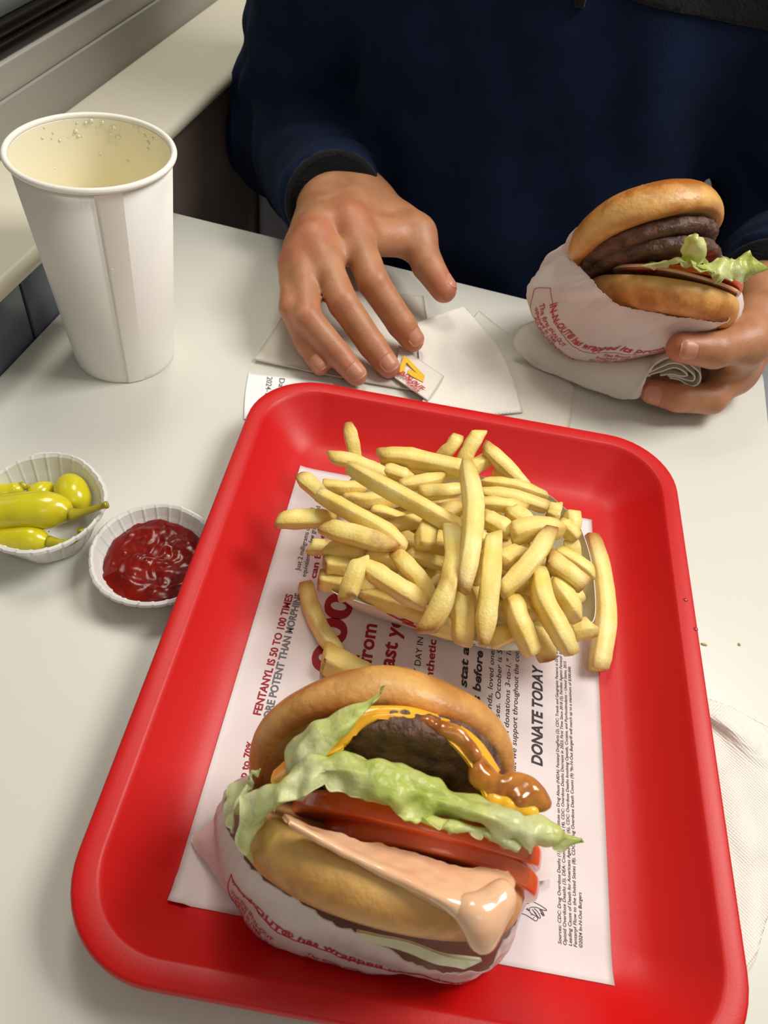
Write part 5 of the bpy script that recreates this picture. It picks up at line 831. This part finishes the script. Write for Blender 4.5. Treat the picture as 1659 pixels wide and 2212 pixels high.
# sweater
def arm_sdf(p, sh, el, cu, r, seed):
    sh, el, cu = map(np.array, (sh, el, cu)); u1 = (el-sh)/np.linalg.norm(el-sh); u2 = (cu-el)/np.linalg.norm(cu-el)
    d = smin(rcone(p, sh, el, r[0], r[1]), rcone(p, el, cu+u2*.03, r[1], r[2]), .03)
    we = np.exp(-(np.linalg.norm(p-el, axis=1)/.13)**2); s2 = (p-el)@u2; s1 = (p-sh)@u1
    w = np.sin(p[:, 0]*41+seed)*1.2+np.sin(p[:, 2]*37-seed)*1.1
    d = d+.0030*(.25+we)*np.sin(s2*150+w*1.9+seed)+.0040*we*np.sin(s1*105+w*1.3)+.0012*np.sin(s2*260+w*2.8)*np.sin(p[:, 0]*50+p[:, 2]*40)
    return np.maximum(d*.8, (p-cu)@u2)
def sweater_sdf(p):
    q = p.copy(); q[:, 1] = (q[:, 1]-.478)*1.55
    t = rcone(q, (-.03, .0, -.12), (-.03, .0, .17), .158, .150); t = smin(t, rcone(q, (-.15, 0, .235), (.09, 0, .235), .085, .085), .06); t = smin(t, rcone(q, (-.03, 0, .27), (-.03, -.02, .36), .085, .068), .04)
    x, y, z = p.T
    t = t+.0045*np.sin(x*58+z*9+np.sin(z*21)*.8)*np.exp(-((z-.06)/.16)**2)+.003*np.sin(x*25-z*60+1)*np.exp(-((z-.02)/.1)**2)+.002*np.sin(x*95+z*40)
    t = np.maximum(t*.72, z-.385)
    a = arm_sdf(p, SH_R, EL_R, CU_R, (.073, .0575, .0388), .4); b = arm_sdf(p, SH_L, EL_L, CU_L, (.076, .066, .0385), 2.1)
    return smin(smin(t, a, .012), b, .012)
V, F = nets(sweater_sdf, (-.38, .27, -.29), (.37, .64, .41), .0040, 16, 1.5); V = relax(V, F, 2, .45)
sw = mesh('sweater', V, F, M['fleece'])
# black shoulder yoke: the cloth above the seam is its own piece
ya, yb = Vector((0.0157, 0.392, 0.2108)), Vector((0.1076, 0.405, 0.2015)); nrm = (yb-ya).cross(Vector((0, 1, .15))).normalized()
if nrm.z < 0: nrm = -nrm
bm = bmesh.new(); bm.from_mesh(sw.data); bmesh.ops.bisect_plane(bm, geom=bm.verts[:]+bm.edges[:]+bm.faces[:], plane_co=ya, plane_no=nrm)
up = [f for f in bm.faces if (f.calc_center_median()-ya).dot(nrm) > 0]
b2 = bm.copy(); b2.faces.ensure_lookup_table(); ui = {f.index for f in up}
bmesh.ops.delete(bm, geom=up, context='FACES'); bmesh.ops.delete(b2, geom=[f for f in b2.faces if f.index not in ui], context='FACES')
bm.to_mesh(sw.data); bm.free(); ym = bpy.data.meshes.new('yoke'); b2.to_mesh(ym); b2.free()
for f in ym.polygons: f.use_smooth = True
yk = bpy.data.objects.new('yoke', ym); C.objects.link(yk); ym.materials.append(M['black']); sd = yk.modifiers.new('s', 'SOLIDIFY'); sd.thickness = .0016; sd.offset = 1
pp += [sw, yk]
def cuff(cu, el, r, sq):
    cu, el = np.array(cu), np.array(el); u = (cu-el)/np.linalg.norm(cu-el); v, f = tube([cu+u*t for t in (-.012, -.008, -.002, .001, .0025, .0025, -.001, -.008)], [r+.001, r+.002, r+.0018, r+.0012, r-.0002, r-.0022, r-.003, r-.003], 40, False)
    pp.append(mesh('cuff', v, f, M['black']))
cuff(CU_R, EL_R, .0382, 1); cuff(CU_L, EL_L, .0385, 1)
zc = np.array((-0.0186, 0.388, 0.2039)); pp.append(box('zipper_pull', tuple(zc+(-.0035, -.008, -.001)), tuple(zc+(.0035, .004, .03)), M['black'], None, .0012))
pv = lambda q: np.minimum(np.minimum(rcone(q, (-.10, .48, -.20), (-.12, .12, -.205), .083, .062), rcone(q, (.04, .48, -.20), (.06, .12, -.205), .083, .062)), np.minimum(rcone(q, (-.12, .12, -.205), (-.12, .16, -.64), .062, .045), rcone(q, (.06, .12, -.205), (.06, .16, -.64), .062, .045)))
V, F = nets(pv, (-.24, .02, -.72), (.18, .62, -.08), .009, 14); pp.append(mesh('trousers', relax(V, F, 1), F, M['denim']))
for x in (-.12, .06):
    V, F = nets(lambda q: np.maximum(rcone(q, (x, .19, -.685), (x, .02, -.695), .045, .036), -.729-q[:, 2]), (x-.06, -.04, -.74), (x+.06, .25, -.62), .006, 14); pp.append(mesh('shoe', relax(V, F, 1), F, M['shoe']))
hs = lambda q: np.maximum(np.maximum(ell(q, HC+(0, .018, .030), (.084, .100, .102)), -ell(q, HC+(0, -.07, -.03), (.070, .075, .100))), -.05-(q[:, 2]-HC[2])-.0)+.0015*np.sin(q[:, 0]*300)*np.sin(q[:, 1]*260)
V, F = nets(hs, HC+(-.11, -.12, -.12), HC+(.11, .14, .16), .004, 14); pp.append(mesh('hair', relax(V, F, 1), F, M['hair']))
for s in (-1, 1):
    v, f = lathe([(.0003, -.0115), (.006, -.0098), (.0105, -.0048), (.0115, 0), (.0105, .0048), (.006, .0098), (.0003, .0115)], 20); pp.append(mesh('eye', np.array(v)+HC+(s*.031, -.077, .003), f, M['eye']))
    v, f = lathe([(.0003, 0), (.0052, 0), (.0052, .0012), (.0003, .0020)], 18); ir = mesh('iris', np.array(v)[:, [0, 2, 1]]*np.array([1, -1, 1])+HC+(s*.031, -.0875, .001), f, M['hair']); ir.parent = pp[-1]
bpy.context.view_layer.update(); hold(person, pp)
for o in pp:
    if o.name.split('.')[0] in ('yoke', 'cuff', 'zipper_pull'):
        o.parent = sw; o.matrix_parent_inverse = Matrix(); o['label'] = {'yoke': 'black shoulder yoke', 'cuff': 'black knit cuff', 'zipper_pull': 'black zipper end'}[o.name.split('.')[0]]
